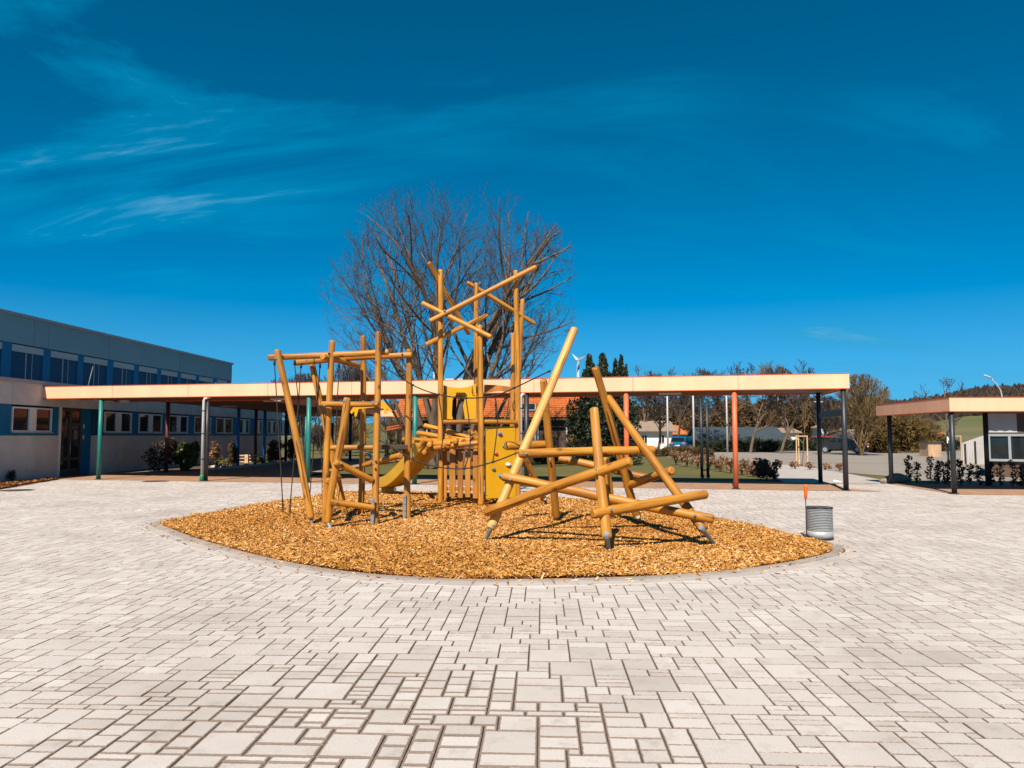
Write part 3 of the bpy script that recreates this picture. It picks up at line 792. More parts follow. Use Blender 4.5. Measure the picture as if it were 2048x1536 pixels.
for (px, py, Y) in ((551, 717, 13.58), (657, 705, 13.83), (752, 702, 13.73), (804, 707, 14.31), (649, 811, 13.66), (688, 802, 12.98), (746, 806, 13.44), (683, 927, 12.9), (674, 1004, 12.87), (747, 911, 13.34), (747, 928, 13.34), (613, 720, 14.5)):
    bolt(FRm, px, py, Y)
leaf = [(700, 824), (708, 812), (720, 806), (745, 803), (766, 801), (785, 822), (781, 825), (774, 817), (773, 828), (769, 828), (767, 817), (745, 815), (717, 818), (713, 833), (709, 833), (709, 822), (703, 828)]
MB().prism([P(x, y, 14.55) for x, y in leaf], (0, 0.02, 0)).build('leaf_board', M['yellow'], FRm, label='yellow board cut like palm leaves')
# climbing ropes hanging from the beams, chained to the ground
hang = [((549, 727, 13.75), (557, 860, 13.75), (565, 1000, 13.75), (566, 1024)), ((602, 733, 14.5), (592, 870, 14.4), (581, 1000, 14.2), (580, 1026)),
        ((589, 727, 14.5), (604, 870, 14.5), (619, 1000, 14.4), (619, 1026)), ((629, 722, 14.5), (637, 830, 14.5), (644, 932, 14.5), (645, 1032)),
        ((640, 733, 14.7), (630, 860, 14.7), (620, 985, 14.7), (619, 1030)), ((678, 732, 14.45), (672, 860, 14.5), (668, 960, 14.6), (668, 1033))]
for (a, b, c_, g) in hang:
    rope(FRm, [P(*a), P(*b), P(*c_)], 0.0105)
    MB().tube([P(*a) + Vector((0, 0, .07)), P(*a) - Vector((0, 0, .03))], 0.022, 8).build('rope_end', M['rubber'], FRm)
    g0 = P(*c_); g1 = G(*g); nl = max(3, int((g0 - g1).length / 0.05)); mb = MB()
    for k in range(nl):
        p = g0.lerp(g1, (k + 0.5) / nl); w = 0.011
        dx = (w, 0, 0) if k % 2 else (0, w, 0)
        d = Vector(dx)
        mb.tube([p + d + Vector((0, 0, .022)), p + d * 1.2, p + d - Vector((0, 0, .022)), p - d - Vector((0, 0, .022)), p - d * 1.2, p - d + Vector((0, 0, .022)), p + d + Vector((0, 0, .022))], 0.004, 4, cap=False)
    tag(mb.build('chain', M['chain'], FRm), kind='stuff')

# --- tower ----------------------------------------------------------------------
c = G(960, 1005)
TW = thing('play_tower', 'tall log play tower with yellow climbing wall and slide', 'play tower', (c.x, c.y, 0))
def tpost(a, b, r): return logp('post', TW, a, b, r=r, bend=0.006)
tpost((881, 1007, 17.5), (881, 539, 17.5), 0.070); tpost((962, 1010, 17.1), (960, 650, 17.1), 0.072)
tpost((954, 999, 18.6), (952, 566, 18.6), 0.068); tpost((1037, 1006, 17.6), (1032, 541, 17.6), 0.070)
tpost((1024, 996, 19.0), (1025, 666, 19.0), 0.066); tpost((1029, 992, 19.5), (1045, 598, 19.2), 0.068)
for (px, py, Y) in ((882, 1006, 17.5), (962, 1010, 17.1), (1037, 1006, 17.6)):
    g = P(px, py, Y); MB().tube([(g.x, g.y, 0.16), (g.x, g.y, 0.0)], [0.045, 0.04], 10).build('metal_foot', M['steel'], TW)
logp('beam', TW, (859, 642, 17.12), (1073, 534, 17.50), r=0.066)
logp('beam', TW, (844, 606, 17.42), (983, 674, 16.94), r=0.064)
logp('beam', TW, (857, 525, 17.70), (938, 669, 18.72), r=0.066)
logp('beam', TW, (851, 690, 17.66), (975, 630, 18.76), r=0.062)
logp('beam', TW, (934, 565, 18.74), (1070, 647, 19.36), r=0.064)
for (px, py, Y) in ((889, 621, 17.1), (1032, 552, 17.37), (874, 621, 17.25), (954, 662, 16.98), (862, 687, 17.7), (960, 566, 18.75)): bolt(TW, px, py, Y, 0.022)
logp('rail', TW, (886, 844, 17.45), (957, 844, 17.25), r=0.058); logp('rail', TW, (968, 844, 17.15), (1034, 844, 17.5), r=0.058)
# deck and climbing wall
dk = thing('deck', None, None); coll.objects.unlink(dk); bpy.data.objects.remove(dk)
p0 = P(884, 890, 17.55); p1 = P(1030, 890, 17.6); nb = 12
for k in range(nb):
    yy = 17.5 + 1.5 * k / nb
    MB().bx(p0.x, p1.x, yy, yy + 0.115, 1.24, 1.29).build('deck_board', M['plank'], TW)
wall_px = [(969, 853), (1031, 853), (1032, 995), (969, 998)]
wp = [P(969, 853, 17.22), P(1031, 853, 17.52), P(1032, 995, 17.52), P(969, 998, 17.22)]
MB().prism(wp, (0, 0.03, 0)).build('climbing_wall', M['yellow'], TW, bevel=0.006)
for (px, py) in ((973, 860), (1027, 860), (973, 925), (1028, 925), (973, 990), (1028, 988)): bolt(TW, px, py, 17.22 + .3 * (px - 969) / 62 - .004, .013)
def hold(px, py, col, name, s=0.045):
    t = (px - 969) / 62; Y = 17.22 + 0.3 * t - 0.02; p = P(px, py, Y); rg = random.Random(px)
    bm = bmesh.new(); bmesh.ops.create_icosphere(bm, subdivisions=2, radius=s)
    for v in bm.verts:
        v.co = Vector((v.co.x * 1.15, v.co.y * 0.8, v.co.z * 0.85)) * (1 + 0.25 * math.sin(v.co.x * 60 + rg.random() * 6) * math.cos(v.co.z * 50)); v.co += p - root_loc(TW)
    me = bpy.data.meshes.new('hold'); bm.to_mesh(me); bm.free(); me.polygons.foreach_set('use_smooth', [True] * len(me.polygons))
    link('climbing_hold', me, simple('hold_' + name, col, 0.5, 0.05), TW)
hold(1000, 868, (0.10, 0.06, 0.35), 'violet'); hold(992, 907, (0.55, 0.06, 0.02), 'red'); hold(1016, 929, (0.75, 0.72, 0.66), 'white', 0.055)
hold(987, 938, (0.16, 0.15, 0.14), 'grey'); hold(1009, 892, (0.02, 0.33, 0.25), 'green'); hold(1002, 952, (0.01, 0.22, 0.42), 'blue', 0.055)
# arched yellow boards above the deck
def board(poly, Y, name='arch_board', mat='yellow', ext=0.025): return MB().prism([P(x, y, Y) for x, y in poly], (0, ext, 0)).build(name, M[mat], TW)
board([(887, 770), (900, 774.5), (918, 776), (936, 774), (952, 767), (952, 838), (940, 838), (934, 820), (939, 796), (930, 785), (906, 785), (897, 795), (899, 818), (906, 838), (887, 838)], 17.75)
board([(887, 776), (952, 776), (952, 838), (930, 838), (926, 812), (930, 796), (922, 790), (912, 790), (905, 800), (903, 838), (887, 838)], 18.75)
board([(968, 769), (990, 770), (1010, 772), (1028, 774), (1028, 785), (998, 782), (968, 786)], 18.95, 'shaded_top_board', 'plank')  # yellow board in shade; the brown plank colour stands in for that shade
rope(TW, [P(888, 772, 17.7), P(891, 786, 17.7), P(886, 786, 17.7)], 0.008); rope(TW, [P(945, 773, 17.7), P(944, 785, 17.7), P(949, 786, 17.7)], 0.008)
rope(TW, [P(1029, 801, 17.5), P(1026, 808, 17.42), P(1026, 818, 17.42), P(1030, 823, 17.5)], 0.012, 'grab_handle')
# slatted screen under the deck
for k, (a, b) in enumerate(((884.5, 894), (899, 911), (915.5, 926), (930.5, 941), (946, 956))):
    A0, B0 = P(a, 945, 17.55 - 0.07 * k), P(b, 945, 17.55 - 0.07 * k); zt = P(a, 900 + k, 17.55).z; zb = 0.16 + 0.02 * (k % 2)
    MB().box(((A0.x + B0.x) / 2, A0.y, (zt + zb) / 2), (B0.x - A0.x, 0.032, zt - zb), rz=-0.12).build('slat', M['plank'], TW, bevel=0.004)
for z in (0.36, 0.95):
    a, b = P(884, 945, 17.62), P(957, 945, 17.34); a.z = b.z = z
    MB().beam(a, b, 0.04, 0.09).build('slat_rail', M['plank'], TW)
# loose fan of logs leading to the deck
for (a, b, r) in (((849, 850, 18.05), (944, 877, 17.42), .062), ((835, 866, 18.1), (940, 882, 17.28), .064), ((806, 879, 18.4), (924, 884, 17.25), .066), ((868, 887, 17.35), (902, 887, 17.12), .070), ((940, 863, 18.1), (955, 879, 17.2), .066),
                  ((838, 892, 16.98), (848, 880, 18.4), .064), ((858, 890, 16.98), (866, 879, 18.4), .066), ((848, 905, 17.0), (855, 893, 18.5), .060), ((862, 898, 17.28), (956, 885, 17.05), .066), ((910, 884, 17.0), (925, 874, 18.3), .062), ((886, 893, 17.1), (905, 879, 18.4), .062), ((818, 868, 18.5), (826, 886, 17.4), .066)):
    logp('deck_log', TW, a, b, r=r)
# slide
path = [P(872, 884, 18.3), P(858, 900, 18.75), P(836, 924, 19.2), P(812, 950, 19.7), P(793, 966, 20.1), P(778, 971, 20.45), P(765, 972, 20.75)]
pp = []
for i in range(len(path) - 1):
    q0, q1, q2, q3 = path[max(i - 1, 0)], path[i], path[i + 1], path[min(i + 2, len(path) - 1)]
    for j in range(5):
        t = j / 5; pp.append(0.5 * ((2 * q1) + (q2 - q0) * t + (2 * q0 - 5 * q1 + 4 * q2 - q3) * t * t + (3 * q1 - q0 - 3 * q2 + q3) * t ** 3))
pp.append(path[-1])
prof = [(-.27, .22), (-.30, .23), (-.30, .20), (-.275, -.04), (0, -.065), (.275, -.04), (.30, .20), (.30, .23), (.27, .22), (.235, .02), (0, -.02), (-.235, .02)]
vs_, fs = [], []
for i, p in enumerate(pp):
    d = (pp[min(i + 1, len(pp) - 1)] - pp[max(i - 1, 0)]); d.normalize()
    s_ = Vector((d.y, -d.x, 0)).normalized(); u = s_.cross(d)
    if u.z < 0: u = -u
    for (a, b) in prof: vs_.append(p + s_ * a + u * b)
n = len(prof)
for i in range(len(pp) - 1):
    for k in range(n): fs.append((i * n + k, i * n + (k + 1) % n, (i + 1) * n + (k + 1) % n, (i + 1) * n + k))
fs.append(tuple(range(n))); fs.append(tuple((len(pp) - 1) * n + k for k in range(n)))
mb = MB(); mb.add(vs_, fs, False); sl = mb.build('slide', M['yellow_slide'], TW, label='yellow plastic slide')
e = pp[-4]; MB().bx(e.x - 0.1, e.x + 0.25, e.y - 0.15, e.y + 0.2, 0.0, e.z - 0.05).build('slide_foot', M['yellow_slide'], sl)

# --- right log pile -------------------------------------------------------------
c = G(1219, 1090)
LG = thing('log_climber', 'right climbing structure of leaning crossed logs on steel feet', 'climbing frame', (c.x, c.y, 0))
poles = [((981, 1058, 11.45), (1150, 656, 12.6), .080, (970, 1081)), ((1214, 1077, 10.28), (1187, 816, 10.85), .078, (1219, 1105)), ((1277, 1036, 13.6), (1189, 735, 12.75), .078, (1281, 1046)),
         ((1407, 1061, 11.0), (1216, 793, 12.95), .077, (1430, 1089)), ((1112, 1035, 14.1), (1087, 759, 13.3), .078, (1112, 1043)), ((1090, 1000, 17.3), (1044, 905, 16.5), .072, (1093, 1009))]
for (a, b, r, g) in poles:
    logp('pole', LG, a, b, r=r, taper=0.9, mat=M['log_pale_sunlit'] if b[0] == 1150 else None); foot(LG, P(*a), *g, r0=0.048)
logp('pole', LG, (1222, 1032, 12.1), (1211, 915, 11.9), r=0.074)
for (a, b, r) in (((1036, 908, 11.78), (1309, 898, 12.28), .077), ((1004, 953, 11.62), (1428, 1038, 11.0), .078), ((973, 1024, 11.44), (1262, 920, 10.28), .079), ((1184, 1027, 10.28), (1413, 989, 11.3), .078),
                  ((1011, 892, 13.5), (1098, 889, 14.0), .088), ((1117, 917, 13.85), (1300, 955, 13.55), .074), ((1262, 970, 13.4), (1344, 940, 12.0), .080)):
    logp('crossbar', LG, a, b, r=r)
for (px, py, Y) in ((1053, 907, 11.70), (1198, 899, 10.6), (1198, 911, 10.6), (1191, 938, 10.36), (1021, 959, 11.50), (988, 1019, 11.30), (1223, 1018, 10.28), (1390, 1030, 10.96), (1100, 919, 13.6)): bolt(LG, px, py, Y, 0.02)

# --- rope net slung between the left frame and the leaning poles -----------------
c = G(900, 1040)
NT = thing('rope_net', 'dark rope net slung between left frame and tall leaning pole', 'rope net', (c.x, c.y, 0))
def nd_y(px): return 13.75 + (12.35 - 13.75) * (px - 764) / (1102 - 764)
up = [(762, 729), (825, 770), (877, 789), (932, 796), (986, 792), (1028, 776), (1101, 741)]
low = [(757, 880), (782, 893), (825, 918), (875, 934), (930, 937), (986, 924), (1038, 904)]
rope(NT, [P(x, y, nd_y(x)) for x, y in up], 0.0115); rope(NT, [P(x, y, nd_y(x) - 0.1) for x, y in low], 0.0115)
for (a, m, b) in (((825, 770), (822, 850), (825, 918)), ((877, 789), (886, 868), (875, 934)), ((932, 796), (941, 880), (930, 937)), ((991, 794), (995, 845), (986, 924))):
    rope(NT, [P(a[0], a[1], nd_y(a[0])), P(m[0], m[1], nd_y(m[0])), P(b[0], b[1], nd_y(b[0]) - 0.1)], 0.010)
for (x, y) in up[1:-1] + low[2:-1]:
    p = P(x, y, nd_y(x) - (0.1 if y > 850 else 0)); d = Vector((.028, 0, .004))
    MB().tube([p - d, p - d * 0.5, p + d * 0.5, p + d], [.012, .02, .02, .012], 8).build('knot', M['rubber'], NT)
for (x, y) in (up[0], up[-1]):
    p = P(x, y, nd_y(x)); d = Vector((.05 if x < 900 else -.05, 0, -.03)); MB().tube([p, p + d], [.02, .016], 8).build('rope_end', M['rubber'], NT)

# --- litter bin -----------------------------------------------------------------
c = G(1640, 1079); t = thing('litter_bin', 'grey ribbed metal litter bin standing on the kerb', 'litter bin', (c.x, c.y, 0))
rb = 0.195; hb = 0.46; z0 = 0.03; nr = 14
M['bin'] = simple('bin_metal', (0.42, 0.43, 0.425), 0.45, 0.12, 9, metal=0.25)
MB().tube([(c.x, c.y, z0 + .01), (c.x, c.y, z0 + hb - .01)], rb * .93, 36, cap=False).build('liner', M['darksteel'], t)
mb = MB(); dz = (hb - 0.12) / nr
for k in range(nr):
    zz = z0 + 0.115 + dz * k
    mb.tube([(c.x, c.y, zz + dz * q) for q in (.04, .14, .60, .68)], [rb * .95, rb, rb, rb * .95], 36, cap=False, smooth=False)
tag(mb.build('basket_ribs', M['bin'], t), kind='stuff')
MB().tube([(c.x, c.y, z0 + .002), (c.x, c.y, z0 + .11)], [rb * 1.005, rb * 1.01], 36, smooth=True).build('base_band', M['bin'], t)
def ring(cx_, cy_, z, r, rt, n=36): 
    return MB().tube([(cx_ + r * math.cos(2 * math.pi * k / n), cy_ + r * math.sin(2 * math.pi * k / n), z) for k in range(n + 1)], rt, 8, cap=False)
ring(c.x, c.y, z0 + hb, rb, 0.009).build('rim', M['darksteel'], t); ring(c.x, c.y, z0, rb, 0.010).build('base_rim', M['darksteel'], t)
for k, a in enumerate((-2.6, -1.57, 0.4, 2.0)): MB().box((c.x + math.cos(a) * rb * .8, c.y + math.sin(a) * rb * .8, 0.015), (0.03, 0.03, 0.03), rz=a).build('bin_foot', M['darksteel'], t)
b0 = Vector((c.x - rb - 0.014, c.y - 0.02, 0.0)); MB().tube([b0, b0 + Vector((0, 0, 0.66))], 0.008, 8).build('stake', M['darksteel'], t)
MB().tube([b0 + Vector((0, 0, .62)), b0 + Vector((0, 0, .63)), b0 + Vector((.004, 0, .72)), b0 + Vector((.006, 0, .80)), b0 + Vector((.006, 0, .845))], [.010, .020, .027, .029, .024], 12).build('handle', simple('orange_handle', (0.72, 0.13, 0.01), 0.4, 0.08), t, label='orange plastic handle')
MB().tube([b0 + Vector((-.05, 0, .07)), b0 + Vector((.03, 0, .05))], [.016, .012], 8).build('hinge_knob', M['darksteel'], t)
#==BUILDINGS==
# ------------------------------------------------------------------ school building
WX = -18.65                       # ground floor wall
UX = -22.0                       # upper floor wall, set back
SB = thing('school_building', 'long flat-roofed school with blue window bands', 'building', (WX, 36, 0))
def wy(px, X=WX): return PX(px, 871, X).y
Yend = 53.0; Y0b = 16.0
ZB0, ZB1, ZT = 1.60, 2.70, 3.58   # blue band and roof edge of the ground floor
d0, d1 = wy(121), wy(191)         # door recess
MB().bx(WX - 4.0, WX, Y0b, d0, -0.05, ZB0).build('wall', M['concrete'], SB)
MB().bx(WX - 4.0, WX, d1, Yend, -0.05, ZB0).build('wall', M['concrete'], SB)
MB().bx(WX - 4.0, WX + 0.03, Y0b, Yend + 0.03, ZB1, ZT - 0.1).build('fascia_wall', M['concrete'], SB)
MB().bx(WX - 4.2, WX + 0.09, Y0b, Yend + 0.09, ZT - 0.1, ZT + 0.04).build('coping', M['coping'], SB)
MB().bx(WX - 3.9, WX - 0.16, Y0b, d0 - 0.01, ZB0, ZB1).build('window_band_core', M['bluedark'], SB)
MB().bx(WX - 3.9, WX - 0.16, d1 + 0.01, Yend - 0.1, ZB0, ZB1).build('window_band_core', M['bluedark'], SB)
MB().bx(WX - 3.95, WX - 0.32, d0 + 0.005, d1 - 0.005, -0.05, ZB1 - .003).build('recess_wall', M['bluedark'], SB)
for k in range(1, 14):            # seams of the fascia panels
    y = 17.5 + k * 2.7
    MB().bx(WX + 0.03, WX + 0.036, y, y + 0.02, ZB1 + 0.01, ZT - 0.11).build('panel_seam', M['gframe'], SB)
def window(y0, y1, X, z0, z1, frame, n=2, gapw=None, wall=None, name='window'):
    """frame bars around n panes; the panes are set back"""
    fw = 0.055; mb = MB(); gap = gapw if gapw else fw
    mb.bx(X - 0.06, X + 0.02, y0, y1, z0, z0 + fw); mb.bx(X - 0.06, X + 0.02, y0, y1, z1 - fw, z1)
    pw = ((y1 - y0) - 2 * fw - (n - 1) * gap) / n; yy = y0
    mb.bx(X - 0.06, X + 0.018, y0, y0 + fw, z0 + fw, z1 - fw); mb.bx(X - 0.06, X + 0.018, y1 - fw, y1, z0 + fw, z1 - fw)
    panes = []
    yy = y0 + fw
    for k in range(n):
        panes.append((yy, yy + pw)); yy += pw
        if k < n - 1: mb.bx(X - 0.06, X + 0.018, yy, yy + gap, z0 + fw, z1 - fw); yy += gap
    w = mb.build(name, frame, SB)
    for (a, b) in panes: MB().bx(X - 0.05, X - 0.035, a - 0.005, b + 0.005, z0 + fw - 0.005, z1 - fw + 0.005).build('pane', M['glass'], w)
    MB().bx(X - 0.02, X + 0.07, y0 - 0.03, y1 + 0.03, z0 - 0.045, z0 - 0.004).build('sill', M['gframe'], w)
    return w
gw = [(22, 102, 0.4), (209, 262, 0.42), (277, 323, 0.35), (337, 375, 0.33), (388, 421, 0.33), (432, 464, 0.2), (477, 498, 0.35), (509, 524, 0.35), (534, 552, .35), (560, 571, .3), (578, 588, .3)]
prev = Y0b
for (a, b, gp) in gw:
    ya, yb = wy(a), wy(b)
    if not (prev < d0 < ya):
        if ya - prev > 0.2: MB().bx(WX - 0.2, WX - 0.01, prev + 0.03, ya - 0.03, ZB0 + 0.003, ZB1 - 0.003).build('blue_panel', M['bluepanel'], SB)
    else:
        MB().bx(WX - 0.2, WX - 0.01, prev + 0.03, d0 - 0.14, ZB0 + 0.003, ZB1 - 0.003).build('blue_panel', M['bluepanel'], SB)
        MB().bx(WX - 0.3, WX + 0.025, d0 - 0.12, d0, -0.02, ZB1 - 0.003).build('door_jamb', M['wframe'], SB)
    MB().bx(WX - 0.2, WX - 0.012, ya - 0.02, yb + 0.02, ZB0 + 0.003, ZB0 + 0.075).build('blue_panel', M['bluepanel'], SB)
    window(ya, yb, WX, ZB0 + 0.13, ZB1 - 0.08, M['wframe'], 2, gp); prev = yb
MB().bx(WX - 0.2, WX - 0.01, prev + .03, Yend - .1, ZB0 + .003, ZB1 - .003).build('blue_panel', M['bluepanel'], SB)
# double glazed door in the recess
dx = WX - 0.16; dm = (d0 + d1) / 2 - 0.15
dr = MB(); L0, L1 = d0 + 0.05, d1 - 0.75
for (a, b) in ((L0, L0 + .09), ((L0 + L1) / 2 - .09, (L0 + L1) / 2 + .09), (L1 - .09, L1)): dr.bx(dx - .06, dx + .03, a, b, 0, ZB1 - 0.02)
for (z0, z1) in ((0, 0.28), (0.62, 0.74), (1.98, 2.12), (ZB1 - .14, ZB1 - .02)): dr.bx(dx - .055, dx + .025, L0 + .09, L1 - .09, z0, z1)
dr = dr.build('door', M['doorframe'], SB)
for (a, b) in ((L0 + .09, (L0 + L1) / 2 - .09), ((L0 + L1) / 2 + .09, L1 - .09)):
    for (z0, z1) in ((.28, .62), (.74, 1.98), (2.12, ZB1 - .14)): MB().bx(dx - .02, dx - .005, a, b, z0, z1).build('pane', M['glass'], dr)
MB().tube([(dx + .09, (L0 + L1) / 2 - .05, .85), (dx + .09, (L0 + L1) / 2 - .05, 1.35)], .018, 8).build('handle', M['steel'], dr)
MB().bx(dx - .1, dx - .04, L1 + .01, d1, 0, ZB1 - .01).build('blue_side_panel', M['bluepanel'], SB)
for z in (1.45, 1.9): MB().bx(dx - .04, dx - .03, L1 + .2, L1 + .28, z, z + .16).build('door_notice', M['wframe'], SB)
# upper floor
def uz(px, py): return PX(px, py, UX).z
UT = 6.70; u0, u1 = 19.0, wy(459, UX)
MB().bx(UX - 12, UX - 0.02, u0, u1, ZT - 0.4, UT - 0.05).build('upper_wall', M['bluedark'], SB)
UB = 5.45
ys = [u0, wy(57, UX), wy(87, UX), wy(210, UX), wy(353, UX), u1 + 0.02]
for a, b in zip(ys, ys[1:]): MB().bx(UX - 0.15, UX + 0.05, a + .01, b - .01, UB, UT - 0.1).build('cladding_panel', M['cladding'], SB)
MB().bx(UX - 12, UX + 0.14, u0, u1 + 0.1, UT - 0.1, UT + 0.02).build('roof_edge', M['coping'], SB)
uw = [(-62, -6), (14, 78), (93, 148), (160, 208), (220, 262), (272, 309), (317, 350), (357, 387), (394, 422), (430, 450)]
prev = u0
for (a, b) in uw:
    ya, yb = wy(a, UX), wy(b, UX)
    MB().bx(UX - 0.1, UX + 0.03, prev, ya, ZT, UB - 0.01).build('blue_pilaster', M['bluepanel'], SB)
    MB().bx(UX - 0.08, UX + 0.045, ya + .01, yb - .01, UB - 0.34, UB - 0.06).build('blind_box', M['blind'], SB)
    w = yb - ya; ym = ya + w * 0.47; yr = ya + w * 0.70
    wd = MB()
    for (p, q_) in ((ya, ya + .06), (ym, ym + .07), (yr - .05, yr)): wd.bx(UX - .1, UX - .02, p, q_, ZT, UB - .34)
    wd.bx(UX - .1, UX - .03, ym, yr, 4.28, 4.34); wd.bx(UX - .1, UX - .03, ya, yr, ZT, ZT + .06)
    wd = wd.build('window', M['gframe'], SB)
    MB().bx(UX - .08, UX - .06, ya + .06, ym, ZT + .06, UB - .35).build('pane', M['glass'], wd); MB().bx(UX - .085, UX - .065, ym + .07, yr - .05, ZT + .06, UB - .35).build('pane', M['glass'], wd)
    MB().bx(UX - 0.1, UX - 0.01, yr, yb, ZT, UB - 0.345).build('blue_panel', M['bluedark'], SB)
    prev = yb
MB().bx(UX - 0.1, UX + 0.03, prev, u1, ZT, UB - 0.01).build('blue_pilaster', M['bluepanel'], SB)
for (px, py, h) in ((174, 748, 1.1), (430, 741, 1.3)):
    b = PX(px, 775, WX - 1.5); MB().tube([(b.x, b.y, ZT), (b.x + .05, b.y + (0.3 if px < 200 else 0), ZT + h)], .015, 6).build('lightning_rod', M['steel'], SB)

# ------------------------------------------------------------------ long canopy
CB, CT = 2.98, 3.40
CN = thing('long_canopy', 'long peach-edged flat canopy on coloured posts', 'canopy', (FA.x, FA.y, 0))
up3 = Vector((0, 0, 1))
def fascia(parent, a, b, z0, z1, name='fascia', back=0.05):
    d = (b - a).normalized(); nn = Vector((-d.y, d.x, 0)) * back
    o = MB().prism([a + up3 * z0, b + up3 * z0, b + nn + up3 * z0, a + nn + up3 * z0], up3 * (z1 - z0)).build(name, M['fascia'], parent)
    e = a - nn * 0.15 ; f = b - nn * 0.15
    MB().prism([e + up3 * (z0 - .022), f + up3 * (z0 - .022), f + nn * 1.1 + up3 * (z0 - .022), e + nn * 1.1 + up3 * (z0 - .022)], up3 * 0.020).build('fascia_trim', M['fascia_edge'], parent)
    MB().prism([e + up3 * (z1 + .002), f + up3 * (z1 + .002), f + nn * 1.6 + up3 * (z1 + .002), e + nn * 1.6 + up3 * (z1 + .002)], up3 * 0.022).build('roof_flashing', M['fascia_edge'], parent)
    return o
nseg = 9; Lf = (FB - FA).length
for k in range(nseg):
    a = FA + FU * (Lf * k / nseg + (0.0 if k == 0 else 0.006)); b = FA + FU * (Lf * (k + 1) / nseg - 0.006); fascia(CN, a, b, CB, CT)
BR = FB + FN * CAN_D - FU * 0.1
fascia(CN, FB + FN * 0.06, BR, CB, CT)
MB().prism([FA + FN * .06 + up3 * (CB + .2), FB + FN * .06 - FU * .06 + up3 * (CB + .2), BR - FU * .06 + up3 * (CB + .2), FA + FN * CAN_D + up3 * (CB + .2)], up3 * (CT - CB - .22)).build('roof', M['roofing'], CN)
# the white-orange end cap by the wall
nbd = 26                          # soffit boards run along the canopy
for k in range(nbd):
    o0, o1 = 0.07 + (CAN_D - .1) * k / nbd, 0.07 + (CAN_D - .1) * (k + 1) / nbd - 0.006
    a = FA + FN * o0; b = FB + FN * o0 - FU * .08
    MB().prism([a + up3 * (CB + .06), b + up3 * (CB + .06), b + FN * (o1 - o0) + up3 * (CB + .06), a + FN * (o1 - o0) + up3 * (CB + .06)], up3 * 0.025).build('soffit_board', M['soffit'], CN)
MB().prism([FA + FN * CAN_D + up3 * (CB + .02), BR + up3 * (CB + .02), BR + FN * .05 + up3 * (CB + .02), FA + FN * (CAN_D + .05) + up3 * (CB + .02)], up3 * (CT - CB - .05)).build('rear_fascia', M['fascia_edge'], CN)
MB().prism([FA + FN * .065 + up3 * (CB + .087), FB + FN * .065 - FU * .06 + up3 * (CB + .087), BR - FU * .06 + up3 * (CB + .087), FA + FN * CAN_D + up3 * (CB + .087)], up3 * .02).build('ceiling_deck', M['roofing'], CN)
def front_pt(px, off=0.12):       # a point of the post line seen at column px
    lo, hi = 0.0, Lf
    for _ in range(40):
        m = (lo + hi) / 2; q_ = FA + FU * m + FN * off
        if proj((q_.x, q_.y, 1.6))[0] < px: lo = m
        else: hi = m
    return FA + FU * lo + FN * off
def post(parent, p, z1, mat, r=0.065, name='post'):
    o = MB().tube([(p.x, p.y, 0), (p.x, p.y, z1)], r, 16).build(name, mat, parent)
    MB().tube([(p.x, p.y, 0.007), (p.x, p.y, 0.022)], r * 1.7, 16, smooth=False).build('base_plate', M['darksteel'], o)
    return o
for (px, m, r) in ((200, 'teal', .075), (414, 'darksteel', .07), (617, 'teal', .08), (830, 'teal', .08), (1053, 'darksteel', .08), (1253, 'redpost', .08), (1470, 'redpost', .075), (1689, 'darksteel', .075)): post(CN, front_pt(px), CB + .06, M[m], r)
for (px, py, m, r) in ((1597, 966, 'darksteel', .07),):
    p = BR - FU * .15 - FN * .1; post(CN, p, CB + .06, M[m], r)
pr = front_pt(1689); MB().beam(Vector((pr.x, pr.y, 2.28)) + FN * .02, Vector(((BR - FU * .15 - FN * .1).x, (BR - FU * .15 - FN * .1).y, 2.28)), .05, .20).build('cross_rail', M['darksteel'], CN)
# twin black posts with rungs at the rear
tp = [G(1404, 954), G(1416, 954)]
for p in tp: post(CN, p, CB + .06, M['darksteel'], .055, 'rear_post')
for z in (0.25, 2.55): MB().beam(Vector((tp[0].x, tp[0].y, z)), Vector((tp[1].x, tp[1].y, z)), .03, .03).build('rung', M['darksteel'], CN)
p = G(880, 962); q_ = FA + FU * ((Vector((p.x, p.y, 0)) - FA).dot(FU)) + FN * (CAN_D - .1); post(CN, q_, CB + .06, M['darksteel'], .085, 'rear_post')
p = G(1250, 950)
# downpipes
def downpipe(px):
    b = front_pt(px, -0.02); m = MB()
    g1 = b + FU * .16 + FN * .12
    m.tube([(b.x, b.y, .22), (b.x, b.y, CB - .16), (b.x + .02, b.y, CB - .09), (g1.x - .04, g1.y, CB - .03), (g1.x, g1.y, CB + .03)], .05, 12)
    dpo = m.build('downpipe', M['pipe'], CN)
    MB().tube([(b.x, b.y, .0), (b.x, b.y, .20), (b.x, b.y, .23)], [.075, .075, .06], 12).build('pipe_shoe', M['green_cap'], dpo)
    for z in (.75, 1.65, 2.45): MB().tube([(b.x, b.y, z), (b.x, b.y, z + .035)], .058, 12).build('pipe_clip', M['darksteel'], dpo)
downpipe(406); downpipe(1042)
def ceiling_lamp(px, py, parent, s=(.75, .16, .07), rz=0):
    d = ray(px, py); p = CAM + d * ((CB + .02 - CAM_H) / d.z)
    MB().box((p.x, p.y, CB + .025), s, rz=rz).build('ceiling_lamp', M['lampglass'], parent, bevel=.02)
for (px, py) in ((1340, 787), (560, 798), (840, 796), (178, 800)): ceiling_lamp(px, py, CN, rz=math.atan2(FU.y, FU.x))
for (px, py) in ((216, 803), (248, 802)):
    d = ray(px, py); p = CAM + d * ((CB + .03 - CAM_H) / d.z); MB().tube([(p.x, p.y, CB + .06), (p.x, p.y, CB + .02), (p.x, p.y, CB - .02)], [.22, .22, .12], 16).build('round_lamp', M['lampglass'], CN)

